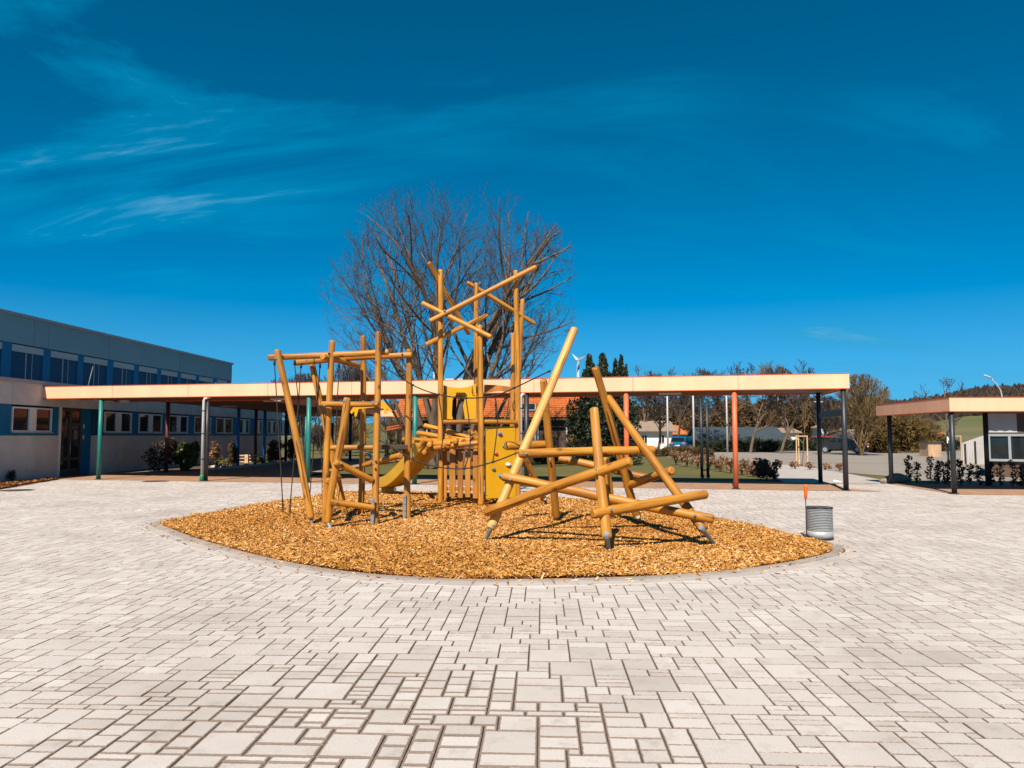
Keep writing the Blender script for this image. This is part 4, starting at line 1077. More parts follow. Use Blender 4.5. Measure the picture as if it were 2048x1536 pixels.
# rear arm of the canopy, along the school
AR = thing('rear_canopy', 'darker canopy arm running back along the school wall', 'canopy', (-14, 40, 0))
AX0, AX1, AY0, AY1 = -16.75, -11.0, front_y(-14) + CAN_D + .15, 50.0
MB().prism([(AX0, front_y(AX0) + CAN_D + .1, CB + .12), (AX1, front_y(AX1) + CAN_D + .1, CB + .12), (AX1, AY1, CB + .12), (AX0 + .1, AY1, CB + .12)], (0, 0, .24)).build('roof', M['roofing'], AR)
nb = 30
for k in range(nb):
    a = AX0 + .02 + (AX1 - AX0 - .05) * k / nb; b = a + (AX1 - AX0 - .05) / nb - .01
    MB().bx(a, b, AY0 + 1.0, AY1 - .1, CB + .08, CB + .11).build('soffit_board', M['soffit'], AR)
MB().bx(AX1, AX1 + .05, front_y(AX1) + CAN_D + .12, AY1 - .1, CB, CT).build('fascia', M['fascia_edge'], AR)
MB().bx(AX0 + .4, AX1 + 4.5, AY1, AY1 + .05, CB - .1, CT - .12).build('end_fascia', M['fascia'], AR)
for (px, py, m) in ((332, 944, 'maroon'), (475, 931, 'bluepost'), (510, 928.5, 'maroon'), (528, 926, 'bluepost'), (571, 924, 'darksteel'), (611, 917, 'teal')):
    g = G(px, py); post(AR, g, CB + .08, M[m], .085)
for (px, py) in ((700, 922), (664, 918)): post(AR, G(px, py), CB + .08, M['bluedark'], .09)
ceiling_lamp(545, 802, AR); ceiling_lamp(458, 813, AR)

# ------------------------------------------------------------------ low canopy on the right
LC = thing('low_canopy', 'low canopy with orange side and peach front at right edge', 'canopy', (RC.x, RC.y, 0))
lb, lt = 2.27, 2.63
c0 = RC + Vector((-.10, -.12, 0)); c1 = RC + RU * 12 + Vector((0, -.12, 0)); cl_ = RL + Vector((-.2, .5, 0)); c2 = c1 + Vector((0, 4.6, 0))
for k in range(4): fascia(LC, c0.lerp(c1, k / 4) + RU * .002, c0.lerp(c1, (k + 1) / 4) - RU * .002, lb, lt)
fascia(LC, cl_, c0 + Vector((0, .002, 0)), lb, lt, 'side_fascia')
MB().prism([c0 + Vector((.06, .06, lb + .15)), c1 + Vector((0, .06, lb + .15)), c2 + up3 * (lb + .15), cl_ + Vector((.06, 0, lb + .15))], up3 * (lt - lb - .17)).build('roof', M['roofing'], LC)
for k in range(24):
    o = .08 + 4.3 * k / 24; a = c0.lerp(cl_, min(1, o / (cl_ - c0).length)) + Vector((.08, 0, lb + .05)); b = c1 + Vector((0, o, lb + .05))
    MB().prism([a, b, b + Vector((0, .17, 0)), a + Vector((0, .17, 0))], up3 * .025).build('soffit_board', M['soffit'], LC)
for p in (RC, RL, G(1976, 972), RC + RU * 3.6, RC + RU * 7.2): post(LC, Vector((p.x, p.y, 0)), lb + .06, M['darksteel'], .07)

# ------------------------------------------------------------------ houses
def tiled_slope(mb, a, b, c_, d, cols, rows, amp=0.045):
    """pantile surface: a-b along the eave, d-c_ along the ridge"""
    a, b, c_, d = map(Vector, (a, b, c_, d)); nn = (b - a).cross(d - a).normalized()
    if nn.z < 0: nn = -nn
    S_ = 4; vs_ = []; fs = []; wd = cols * S_ + 1
    for j in range(rows):
        for e in (0, 1):
            for i in range(wd):
                u = i / (wd - 1); v = (j + e * 1.02) / rows
                p = a.lerp(b, u).lerp(d.lerp(c_, u), v)
                vs_.append(p + nn * (amp * (0.5 + 0.5 * math.cos(2 * math.pi * i / S_)) + (0.05 if e == 0 else 0.0)))
        bs = j * 2 * wd
        for i in range(wd - 1): fs.append((bs + i, bs + i + 1, bs + wd + i + 1, bs + wd + i))
        if j:
            for i in range(wd - 1): fs.append((bs - wd + i, bs - wd + i + 1, bs + i + 1, bs + i))
    mb.add(vs_, fs, False)
def gable_house(name, label, x0, x1, y0, y1, eave, ridge, wallm, roofm, cols=0, over=0.4, rows=10, base=-0.1, wins=(), gable_front=False, group=None):
    h = thing(name, label, 'house', ((x0 + x1) / 2, y0, 0), group)
    if gable_front:
        ym = (x0 + x1) / 2
        MB().prism([(x0, y0, base), (x1, y0, base), (x1, y0, eave), (ym, y0, ridge), (x0, y0, eave)], (0, y1 - y0, 0)).build('wall', wallm, h)
        for (ex, s) in ((x0, -1), (x1, 1)):
            sl_ = (ridge - eave) / abs(ym - ex)
            MB().prism([(ex + s * over, y0 - over, eave - sl_ * over + .03), (ym, y0 - over, ridge + .03), (ym, y0 - over, ridge + .2), (ex + s * over, y0 - over, eave - sl_ * over + .2)], (0, y1 - y0 + 2 * over, 0)).build('roof', roofm, h)
    else:
        ym = (y0 + y1) / 2
        MB().prism([(x0, y0, base), (x0, y1, base), (x0, y1, eave), (x0, ym, ridge), (x0, y0, eave)], (x1 - x0, 0, 0)).build('wall', wallm, h)
        sl_ = (ridge - eave) / (ym - y0); mb = MB()
        fa = [(x0 - over, y0 - over, eave - sl_ * over + .08), (x1 + over, y0 - over, eave - sl_ * over + .08), (x1 + over, ym, ridge + .08), (x0 - over, ym, ridge + .08)]
        if cols: tiled_slope(mb, *fa, cols, rows)
        else: mb.prism(fa, (0, 0, .12))
        mb.build('roof', roofm, h)
        MB().prism([(x0 - over, y1 + over, eave - sl_ * over + .08), (x1 + over, y1 + over, eave - sl_ * over + .08), (x1 + over, ym, ridge + .07), (x0 - over, ym, ridge + .07)], (0, 0, .1)).build('rear_roof', roofm, h)
        MB().bx(x0 - over, x1 + over, y0 - over - .1, y0 - over + .02, eave - sl_ * over - .05, eave - sl_ * over + .06).build('gutter', M['browntimber'], h)
    for (a, b, z0, z1) in wins:
        w = MB(); f = .06
        for (p, q_, r_, s_) in ((a, b, z0, z0 + f), (a, b, z1 - f, z1), (a, a + f, z0 + f, z1 - f), (b - f, b, z0 + f, z1 - f), ((a + b) / 2 - f / 2, (a + b) / 2 + f / 2, z0 + f, z1 - f)): w.bx(p, q_, y0 - .06, y0 + .02, r_, s_)
        w = w.build('window', M['wframe'], h); MB().bx(a + f, b - f, y0 - .03, y0 - .015, z0 + f, z1 - f).build('pane', M['glass'], w)
    return h
HY = 47.0
hx0, hx1 = P(800, 850, HY).x, P(1153, 850, HY).x
gh = gable_house('tiled_house', 'brown house with orange pantile roof behind the tower', hx0, hx1, HY + .6, HY + 9.6, 2.85, 5.0, M['browntimber'], M['tile'], cols=52, rows=18, over=.5,
            wins=((hx1 - 5.8, hx1 - 4.4, .8, 2.1), (hx1 - 9.5, hx1 - 8.1, .8, 2.1)))
a, b = P(1135, 858, HY), P(1165, 870, HY - .4); MB().bx(a.x, b.x, HY - .4, HY + .45, 0, 1.98).build('brick_pier', M['brick'], gh)
for (px, py) in ((1073, 866), (1136, 866)): p = P(px, py, HY + .3); MB().bx(p.x - .12, p.x + .12, HY + .4, HY + .55, 1.2, 2.1).build('shutter', M['white'], gh)
sk = P(1054, 803, HY); MB().box((sk.x, HY + 1.2, 3.42), (.95, .9, .1), M=Matrix.Rotation(R(25), 3, 'X')).build('roof_window', M['glass'], gh)
MB().box((sk.x, HY + 1.2, 3.40), (1.1, 1.05, .1), M=Matrix.Rotation(R(25), 3, 'X')).build('roof_window_frame', M['gframe'], gh)
p = P(925, 757, HY + 8); MB().bx(p.x - .7, p.x + .7, HY + 4.4, HY + 5.2, 4.8, 5.42).build('chimney', M['brick'], gh); MB().bx(p.x - .8, p.x + .8, HY + 4.3, HY + 5.3, 5.43, 5.5).build('chimney_cap', M['white'], gh)
# right-hand building
ry = 31.0; rx0 = P(1972, 870, ry).x
rh = thing('side_building', 'brown building with orange roof and grey window strip at right edge', 'building', (rx0, ry, 0))
MB().bx(rx0, rx0 + 14, ry, ry + 6, -.1, 2.6).build('wall', M['browntimber'], rh)
MB().bx(rx0 + .1, rx0 + 1.05, ry - .03, ry + .01, 1.72, 2.6).build('wall_panel', M['concrete'], rh)
mb = MB(); tiled_slope(mb, (rx0 - .2, ry - .7, 2.5), (rx0 + 14, ry - .7, 2.5), (rx0 + 14, ry + 3.5, 3.2), (rx0 + 0.4, ry + 3.5, 3.2), 44, 11); mb.build('roof', M['tile'], rh)
for k in range(4):
    a = rx0 + .05 + k * 1.52; b = a + 1.48; z0, z1 = .58, 1.66; f = .09
    w = MB()
    for (p, q_, r_, s_) in ((a, b, z0, z0 + f), (a, b, z1 - f, z1), (a, a + f, z0 + f, z1 - f), (b - f, b, z0 + f, z1 - f), ((a + b) / 2 - f / 2, (a + b) / 2 + f / 2, z0 + f, z1 - f)): w.bx(p, q_, ry - .12, ry - .02, r_, s_)
    w = w.build('window', M['gframe'], rh)
    for (p, q_) in ((a + f, (a + b) / 2 - f / 2), ((a + b) / 2 + f / 2, b - f)): MB().bx(p, q_, ry - .06, ry - .045, z0 + f, z1 - f).build('pane', M['glass'], w)
rh.rotation_euler.z = R(-35)
# far houses
def fh(px0, px1, base_y, Y, top, eave_y, ridge_y, wm, rm, label, **kw):
    a, b = P(px0, 871, Y).x, P(px1, 871, Y).x
    ze, zr = P(1200, eave_y, Y).z, P(1200, ridge_y, Y + 4).z
    wn_ = [(a + (b - a) * u, a + (b - a) * (u + .16), ze - 1.5, ze - .5) for u in kw.pop('wu', (.15, .62))]
    return gable_house('far_house', label, a, b, Y, Y + 9, ze, zr, wm, rm, wins=wn_, base=-.1, **kw)
fh(1272, 1345, 885, 92, 0, 862, 845, M['white'], M['paletile'], 'white bungalow with pale brown roof left of the blue car', over=.5)
fh(1405, 1565, 880, 105, 0, 878, 857, M['white'], M['slate'], 'white house under a long dark slate roof behind the twin black posts', over=.6)
fh(1345, 1425, 880, 130, 0, 868, 853, M['brick'], M['tile'], 'distant brick house with orange roof above the blue car', over=.5)
fh(1560, 1598, 880, 125, 0, 866, 858, M['white'], M['paletile'], 'small white house right of the dark slate roof', over=.4, wu=(.3,))
fh(1638, 1668, 876, 125, 0, 856, 850, M['white'], M['paletile'], 'narrow white house behind the grey lamp pole', over=.3, wu=(.3,), gable_front=True)
fh(1716, 1750, 905, 85, 0, 872, 862, M['white'], M['paletile'], 'white house beside the broad golden tree', over=.4, wu=(.3,))
fh(1860, 1885, 880, 150, 0, 868, 862, M['white'], M['tile'], 'tiny white house below the green hillside', over=.4, wu=(.3,))
sh_ = P(1870, 905, 60); s = thing('garden_shed', 'small pale wooden shed below the green hillside', 'shed', (sh_.x, 60, 0))
MB().bx(sh_.x - .5, sh_.x + .5, 60, 61.4, -.06, 1.05).build('wall', M['stake'], s); MB().bx(sh_.x - .62, sh_.x + .62, 59.85, 61.5, 1.06, 1.14).build('roof', M['slate'], s)
# board fence by the right building
fx0, fx1 = P(1925, 900, 44).x, P(1972, 900, 44).x
fn = thing('board_fence', 'grey board fence beside the right-hand building', 'fence', (fx0, 44, 0))
for k in range(14):
    a = fx0 + (fx1 - fx0) * k / 14; MB().bx(a, a + (fx1 - fx0) / 14 - .015, 44, 44.03, -.05, 1.2 + .45 * k / 14).build('board', M['concrete'], fn)
for k in (1, 7, 13): a = fx0 + (fx1 - fx0) * k / 14; MB().bx(a, a + .08, 43.93, 43.99, -.05, 1.1 + .35 * k / 14).build('fence_post', M['darksteel'], fn)
#==PLANTS==
# ------------------------------------------------------------------ trees and shrubs
def grow_tree(seed, stems, levels, cen, rad, up=0.10, wig=0.16, spread=(25, 55), child=(7, 7, 6, 6), ratio=0.62, rr=0.55, rmin=0.006, sides=(9, 6, 4, 3, 3, 3), tstart=0.28, minl=0.15):
    """stems: (base, direction, length, radius); branches stay inside an ellipsoid. Returns two vertex/face sets: thick wood and twigs"""
    rg = random.Random(seed); out = ([[], []], [[], []])
    cen, rad = Vector(cen), Vector(rad)
    def inside_e(p):
        q = p - cen; return (q.x / rad.x) ** 2 + (q.y / rad.y) ** 2 + (q.z / rad.z) ** 2
    def emit(pts, rs, n, k):
        vs_, fs = out[k]; b = len(vs_); m = len(pts)
        d0 = (pts[1] - pts[0]).normalized(); u = d0.orthogonal().normalized()
        for i, p in enumerate(pts):
            d = (pts[min(i + 1, m - 1)] - pts[max(i - 1, 0)]).normalized()
            u = u - d * u.dot(d)
            u = u.normalized() if u.length > 1e-5 else d.orthogonal().normalized()
            w = d.cross(u); r = rs[i]
            for q in range(n):
                a = 6.2832 * q / n; vs_.append(p + u * (math.cos(a) * r) + w * (math.sin(a) * r))
        for i in range(m - 1):
            for q in range(n): fs.append((b + i * n + q, b + i * n + (q + 1) % n, b + (i + 1) * n + (q + 1) % n, b + (i + 1) * n + q))
    def grow(p, d, L, r, lvl):
        if lvl:
            o = p - cen; A2 = sum((d[i] / rad[i]) ** 2 for i in range(3)); B2 = sum(o[i] * d[i] / rad[i] ** 2 for i in range(3)); C2 = sum((o[i] / rad[i]) ** 2 for i in range(3)) - 1
            D2 = B2 * B2 - A2 * C2
            if D2 <= 0: return
            L = min(L, (-B2 + math.sqrt(D2)) / A2 * rg.uniform(0.78, 1.04))
            if L < minl: return
        ns = 7 if lvl == 0 else (5 if lvl == 1 else (4 if lvl == 2 else 3))
        pts, rs, ds_ = [p.copy()], [r], [d.copy()]
        q = p.copy(); dd = d.copy(); nom = L / ns
        for i in range(ns):
            dd = (dd + Vector((rg.gauss(0, wig), rg.gauss(0, wig), rg.gauss(0, wig) + up * (0.6 if lvl else 0.25)))).normalized()
            nx = q + dd * nom
            q = nx; pts.append(q.copy()); ds_.append(dd.copy()); rs.append(max(rmin, r * (1 - 0.62 * (i + 1) / ns)))
        if len(pts) < 2: return
        emit(pts, rs, sides[lvl], 0 if lvl < 2 else 1)
        if lvl >= levels: return
        m = len(pts) - 1; nch = max(2, int(child[lvl] * rg.uniform(0.75, 1.3))); az = rg.uniform(0, 6.3)
        for c_ in range(nch):
            t = tstart + (1 - tstart) * (c_ + rg.uniform(0.2, 0.9)) / nch; k = min(m - 1, int(t * m)); f = t * m - k
            bp = pts[k].lerp(pts[k + 1], min(1, f)); bd = ds_[k + 1]; az += 2.4 + rg.uniform(-.5, .5)
            an = R(rg.uniform(*spread)) * (1.0 if t < .9 else .55); s_ = bd.orthogonal().normalized(); s2 = bd.cross(s_)
            nd2 = (bd * math.cos(an) + (s_ * math.cos(az) + s2 * math.sin(az)) * math.sin(an)).normalized()
            LL = L * ratio * rg.uniform(0.7, 1.2) * (1.15 - 0.5 * t)
            grow(bp, nd2, LL, max(rmin, min(rs[k] * 0.8, r * rr * (1.1 - .4 * t))), lvl + 1)
    for (b, d, L, r) in stems: grow(Vector(b), Vector(d).normalized(), L, r, 0)
    return out
def tree_obj(name, label, loc, wood, mats=('bark', 'twig'), group=None, cat='tree'):
    t = thing(name, label, cat, loc, group)
    for k, nm in enumerate(('trunk', 'crown')):
        vs_, fs = wood[k]
        if vs_: np_mesh(nm, np.array([tuple(v) for v in vs_]), fs, M[mats[k]], t, smooth=True)
    return t
# the big leafless tree behind the tower
TY = 37.5
g = P(900, 871, TY); bx_ = Vector((g.x, TY, 0)); cz0 = P(900, 590, TY).z
cen = Vector((P(905, 600, TY).x, TY, P(905, 585, TY).z)); rad = Vector((6.75, 5.6, 5.85))
def toward(px, py, dy=0.0): return P(px, py, TY + dy)
st = []
for (bpx, tpx, tpy, dy, r) in ((868, 720, 560, -1.0, .26), (862, 812, 470, .6, .27), (905, 905, 400, .3, .36), (918, 990, 440, 1.2, .26), (935, 1075, 520, -.8, .22), (862, 680, 655, -.6, .13), (866, 700, 730, .5, .10), (930, 1135, 610, .8, .15), (940, 1100, 700, -.5, .11), (912, 940, 470, -2.2, .2), (880, 765, 455, 1.2, .18), (925, 1045, 445, .2, .2),  (890, 860, 480, 2.4, .22)):
    b = P(bpx, 871, TY); b.z = 0; b.y = TY + dy * .15; tp_ = toward(tpx, tpy, dy); d = tp_ - b
    st.append((b, d, d.length * 0.92, r * 0.8))
wood = grow_tree(41, st, 4, cen, rad, up=.10, wig=.10, spread=(20, 50), child=(9, 6, 5, 5), ratio=.53, rr=.38, rmin=.0052, tstart=.26)
tree_obj('bare_tree', 'large leafless many-stemmed tree rising behind the tower', (bx_.x, bx_.y, 0), wood)

# templates for the smaller leafless trees, copied about
def template(seed, h, w, stems=1, levels=3, child=(8, 7, 6), up=.14, spread=(28, 58), trunk=.16, clear=.25, ratio=.58, rmin=.02):
    st_ = []; rg = random.Random(seed)
    for k in range(stems):
        a = 6.28 * k / stems + rg.random(); st_.append(((0, 0, -.1), (math.cos(a) * .22 * (stems > 1), math.sin(a) * .22 * (stems > 1), 1), h * .86, trunk))
    wd = grow_tree(seed, st_, levels, (0, 0, h * (.5 + clear / 2)), (w / 2, w / 2, h * (.5 - clear / 2) * 1.05), up=up, child=child, spread=spread, ratio=ratio, rmin=rmin, tstart=clear)
    ms = []
    for k, nm in enumerate(('trunk', 'crown')):
        vs_, fs = wd[k]; me = bpy.data.meshes.new(nm); me.from_pydata([tuple(v) for v in vs_], [], fs); me.polygons.foreach_set('use_smooth', [True] * len(fs)); ms.append(me)
    return ms
T_round = template(3, 10, 9.5, 1, 4, (11, 8, 6, 5), rmin=.024); T_tall = template(8, 11, 6.5, 1, 4, (12, 8, 6, 5), up=.22, spread=(22, 45), rmin=.024)
T_multi = template(15, 8, 6.5, 5, 3, (9, 8, 7), up=.2, spread=(18, 42), trunk=.11, clear=.08, rmin=.018); T_small = template(21, 5, 3.2, 1, 3, (11, 7, 5), up=.1, trunk=.07, clear=.38, rmin=.012)
def place_tree(tm, px, Y, top_y, label, mats=('bark', 'twig'), width=1.0, rz=None, base_z=-0.05, group='leafless trees beyond the yard', lean=0.0):
    p = P(px, 871, Y); hgt = max(v.co.z for v in tm[1].vertices) if not hasattr(place_tree, 'h') or tm[1].name not in place_tree.h else place_tree.h[tm[1].name]
    if not hasattr(place_tree, 'h'): place_tree.h = {}
    place_tree.h[tm[1].name] = hgt
    want = P(px, top_y, Y).z - base_z; s = want / hgt
    t = thing('leafless_tree', label, 'tree', (p.x, Y, base_z), group)
    t.scale = (s * width, s * width, s); t.rotation_euler = (0, lean, rng.uniform(0, 6.28) if rz is None else rz)
    for me, nm, mt in zip(tm, ('trunk', 'crown'), mats):
        key = me.name + mt; m2 = place_tree.__dict__.setdefault('c', {}).get(key)
        if m2 is None: m2 = me.copy(); m2.materials.append(M[mt]); place_tree.c[key] = m2
        o = bpy.data.objects.new(nm, m2); coll.objects.link(o); o.parent = t
    return t
gold = ('twig_gold', 'twig_gold')
place_tree(T_round, 1315, 78, 746, 'round brown leafless tree above the white bungalow', width=1.05)
place_tree(T_tall, 1280, 95, 730, 'thin leafless tree right of the dark yews')
place_tree(T_tall, 1352, 110, 732, 'tall leafless tree over the blue car')
place_tree(T_round, 1455, 100, 726, 'leafless tree topping the canopy left of the red post')
place_tree(T_round, 1500, 72, 722, 'wide leafless tree above the dark bush at canopy end', mats=('bark', 'twig_gold'))
place_tree(T_tall, 1560, 70, 720, 'tall leafless tree above the tree stake frame left')
place_tree(T_tall, 1590, 82, 718, 'leafless tree with twigs showing over the canopy corner')
place_tree(T_round, 1430, 120, 760, 'distant leafless tree behind the twin black posts')
place_tree(T_multi, 1722, 63, 745, 'broad golden leafless tree between the two canopies', mats=gold, width=1.0)
place_tree(T_multi, 1655, 95, 790, 'low leafless tree left of the golden tree', width=1.1)
place_tree(T_multi, 1805, 85, 812, 'golden bushy tree behind the low canopy corner', mats=gold, width=1.5)
place_tree(T_multi, 1850, 95, 835, 'low brown bushy tree below the green hillside', mats=gold, width=1.5)
place_tree(T_small, 1893, 40, 752, 'slender leafless tree above the low canopy', mats=('bark', 'twig'), width=.95, lean=-.03, group='young staked trees')
place_tree(T_small, 1602, 41, 800, 'young leafless tree inside the left stake frame', width=.55, group='young staked trees', mats=('twig_gold', 'twig_gold'))
place_tree(T_multi, 700, 70, 722, 'leafless tree seen between posts of the left frame', width=1.0)
place_tree(T_multi, 610, 80, 744, 'small leafless tree above canopy at left pole')
place_tree(T_tall, 575, 110, 748, 'far leafless treetop left of the swing ropes')
place_tree(T_multi, 790, 58, 800, 'brown leafless tree behind the slide', width=1.3, mats=gold)
place_tree(T_multi, 690, 60, 830, 'low brown leafless tree under the rear canopy', width=1.6, mats=gold)
place_tree(T_multi, 640, 66, 850, 'low leafless tree beside the far school corner', width=1.4)

def foliage(name, mat, parent, clumps, nleaf, size, flat=0.0, elong=1.6, shell=0.55, rnd_mul=1.0):
    """leaf-sized faces through each clump's volume; clumps: (centre, radii)"""
    C, Rn_, A = [], [], []
    for (c_, r_) in clumps:
        m = nleaf; v = nrng.normal(size=(m, 3)); v /= np.linalg.norm(v, axis=1)[:, None]
        k = shell + (1 - shell) * nrng.random(m) ** 0.5; k *= 0.88 + 0.24 * nrng.random(m)
        C.append(np.array(c_)[None] + v * k[:, None] * np.array(r_)[None])
        Rn_.append(np.clip(nrng.normal(0.45, 0.25, m) + 0.18 * nrng.standard_normal(), 0, 1) * rnd_mul)
    C = np.concatenate(C); Rn_ = np.concatenate(Rn_); m = len(C)
    a = nrng.normal(size=(m, 3)); a[:, 2] *= (1 - flat) if flat >= 0 else (1 - flat * 3); a /= np.linalg.norm(a, axis=1)[:, None]
    b = np.cross(a, nrng.normal(size=(m, 3))); b /= np.linalg.norm(b, axis=1)[:, None] + 1e-9
    s = size * nrng.uniform(0.6, 1.4, m)
    a *= (s * elong / 2)[:, None]; b *= (s / 2)[:, None]
    Vv = np.stack([C - a, C + b * .9, C + a, C - b * .9], 1).reshape(-1, 3)
    Vv[:, 2] = np.maximum(Vv[:, 2], -0.02)
    return np_mesh(name, Vv, np.arange(m * 4).reshape(-1, 4), mat, parent, attrs={'rnd': ('POINT', 'FLOAT', np.repeat(Rn_, 4))})
def stem_tube(parent, a, b, r=.03, name='trunk', mat='bark'): return MB().tube([a, (Vector(a) + Vector(b)) / 2 + Vector((r * .5, 0, 0)), b], [r, r * .8, r * .3], 7).build(name, M[mat], parent)
# yews
def yew(px, Y, top_y, wpx, label, n=26):
    p = P(px, 871, Y); zt = P(px, top_y, Y).z; w = wpx * Y / F / 2 * 1.16
    t = thing('yew_tree', label, 'tree', (p.x, Y, 0), 'dark columnar yews beside the tiled house')
    stem_tube(t, (p.x, Y, -.1), (p.x, Y, zt * .8), .12)
    cl_ = []
    for k in range(n):
        u = (k + .5) / n; rr_ = w * (0.95 if u < .7 else 0.95 * (1 - (u - .7) / .42)) ; a = rng.uniform(0, 6.28); o = rr_ * rng.uniform(0.2, .75)
        cl_.append(((p.x + math.cos(a) * o, Y + math.sin(a) * o, zt * u * .93 + .1), (rr_ * .55 + .06, rr_ * .55 + .06, zt / n * 1.9)))
    foliage('crown', M['yew'], t, cl_, 420, .085, elong=2.4, flat=-.6)
yew(1181, 43, 708, 34, 'leftmost dark columnar yew beside the tiled house'); yew(1212, 43.5, 704, 46, 'widest dark columnar yew beside the tiled house', 34)
yew(1232, 44, 724, 16, 'thin dark yew in the middle of the yew row', 16); yew(1243, 43.5, 715, 19, 'slim dark yew with the pointed top', 18); yew(1254, 43.8, 738, 12, 'shortest dark yew at the right of the row', 14)
sx_ = P(1205, 871, 42.6); t = thing('yew_hedge', 'broad dark yew mass below the columnar yews', 'hedge', (sx_.x, 42.6, 0)); stem_tube(t, (sx_.x, 42.6, -.1), (sx_.x, 42.6, 2), .15)
foliage('crown', M['yew'], t, [((P(px, 871, 42.6).x, 42.6 + rng.uniform(-.5, .5), z), (.55, .6, .7)) for px in range(1150, 1265, 14) for z in (.5, 1.3, 2.2, 3.0)], 330, .1, elong=2.0)
def shrub(name, px, py, wpx, hpx, label, mat, nl=260, size=.07, clumps=14, twigm='twig', depth=.8, stems=4, group=None, shell=.5, elong=1.6, cat='shrub', Y=None):
    p = G(px, py) if Y is None else P(px, 871, Y); Y = p.y; w = wpx * Y / F / 2; h = hpx * Y / F
    t = thing(name, label, cat, (p.x, Y, 0), group)
    for k in range(stems):
        a = rng.uniform(0, 6.28); MB().tube([(p.x, Y, -.03), (p.x + math.cos(a) * w * .3, Y + math.sin(a) * w * .3, h * .5), (p.x + math.cos(a) * w * .7, Y + math.sin(a) * w * .7, h * .9)], [.018, .012, .005], 5).build('stem', M[twigm], t)
    cl_ = []
    for k in range(clumps):
        a = rng.uniform(0, 6.28); o = w * .72 * math.sqrt(rng.random()); z = h * rng.uniform(.18, .82)
        cl_.append(((p.x + math.cos(a) * o, Y + math.sin(a) * o * depth, z), (w * .34, w * .34, h * .22)))
    foliage('foliage', M[mat], t, cl_, nl, size, shell=shell, elong=elong)
    return t
shrub('dark_shrub', 318, 943, 70, 66, 'dark leafless-looking shrub left of the green laurel', 'darkleaf', 110, .07)
shrub('laurel_bush', 375, 941, 58, 56, 'dense green laurel bush by the white downpipe', 'laurel', 320, .085, 16)
shrub('dry_conifer', 432, 934, 30, 50, 'small dry brown conifer right of the downpipe', 'beech', 60, .04, 12, elong=4)
shrub('dry_shrub', 466, 932, 26, 52, 'dry twiggy shrub left of the blue post', 'thicket', 70, .05, 12, elong=4)
shrub('dry_shrub', 548, 925, 40, 46, 'dry twiggy shrub right of the second blue post', 'thicket_gold', 80, .06, 12, elong=4)
shrub('dry_shrub', 585, 922, 30, 44, 'dry shrub beside the far school wall end', 'thicket_gold', 80, .06, 12, elong=4)
for k, (px, py, w, h) in enumerate(((440, 934, 26, 14), (457, 932, 22, 16), (520, 927, 20, 15), (538, 925, 26, 13), (560, 923, 20, 11))):
    shrub('cushion_plant', px, py, w, h, ('low green cushion plant under the dry conifer', 'domed green cushion plant left of the blue post', 'green cushion plant beside the maroon post', 'spreading green cushion plant past the second blue post', 'small green cushion plant nearest the leaning pole')[k], 'cushion', 120, .06, 6, group='cushion plants in the school bed', cat='plant')
shrub('round_bush', 785, 905, 44, 36, 'green clipped bush beneath the orange bar behind the frame', 'laurel', 220, .1, 14, Y=50)
shrub('round_bush', 1110, 897, 110, 26, 'dark low hedge bush in front of the tiled house', 'darkleaf', 320, .09, 22, Y=45)
shrub('flowering_hedge', 1000, 897, 90, 24, 'dark low hedge left of the brick pier', 'yew', 320, .09, 20, Y=45.3)
dkb = shrub('dark_bush', 1533, 958, 56, 42, 'dark leafy bush at the right end of the brown hedge', 'darkleaf', 70, .06, 22, depth=.7, shell=.2)
# brown beech hedge, plant by plant
for k in range(9):
    px = 1352 + 22 * k; py = 928 + 3.2 * k
    shrub('beech_plant', px, py, 34, 30, ('first second third fourth fifth sixth seventh eighth ninth'.split()[k]) + ' dry brown beech plant from the left in the hedge under the canopy', 'beech', 34, .06, 12, shell=.15, stems=7, group='brown beech hedge plants', cat='hedge plant')
for k in range(5):
    px = 1560 + 30 * k
    shrub('bed_perennial', px, 936 + k, 26, 14, ('first', 'second', 'third', 'fourth', 'fifth')[k] + ' dry perennial from the left behind the far canopy posts', 'beech', 40, .05, 6, group='dry perennials', cat='plant')
# young hedge plants under the low canopy
hp = [(1818, 964, 50), (1834, 965, 38), (1862, 966, 50), (1876, 967, 42), (1889, 968, 40), (1898, 968, 46), (1922, 969, 46), (1940, 969, 40), (1960, 970, 36), (1982, 971, 44), (2002, 972, 42), (2026, 973, 48), (2046, 974, 42)]
ordn = 'first second third fourth fifth sixth seventh eighth ninth tenth eleventh twelfth thirteenth'.split()
for k, (px, py, h) in enumerate(hp):
    p = G(px, py); h_ = h * p.y / F; t = thing('hedge_plant', ordn[k] + ' young dark hedge plant from the left under the low canopy', 'hedge plant', (p.x, p.y, 0), 'young hedge plants')
    MB().tube([(p.x, p.y, -.02), (p.x + rng.uniform(-.03, .03), p.y, h_ * .5), (p.x + rng.uniform(-.06, .06), p.y, h_ * 1.1)], [.014, .01, .004], 5).build('stem', M['twig'], t)
    for q in range(5):
        z = h_ * rng.uniform(.2, .9); a = rng.uniform(0, 6.28); MB().tube([(p.x, p.y, z), (p.x + math.cos(a) * .15, p.y + math.sin(a) * .15, z + .12)], [.006, .003], 4).build('twig', M['twig'], t)
    foliage('foliage', M['darkleaf'], t, [((p.x + rng.uniform(-.06, .06), p.y + rng.uniform(-.06, .06), h_ * (.15 + .8 * q / 6)), (.11, .11, .09)) for q in range(7)], 26 if k % 3 else 45, .05, shell=.2)
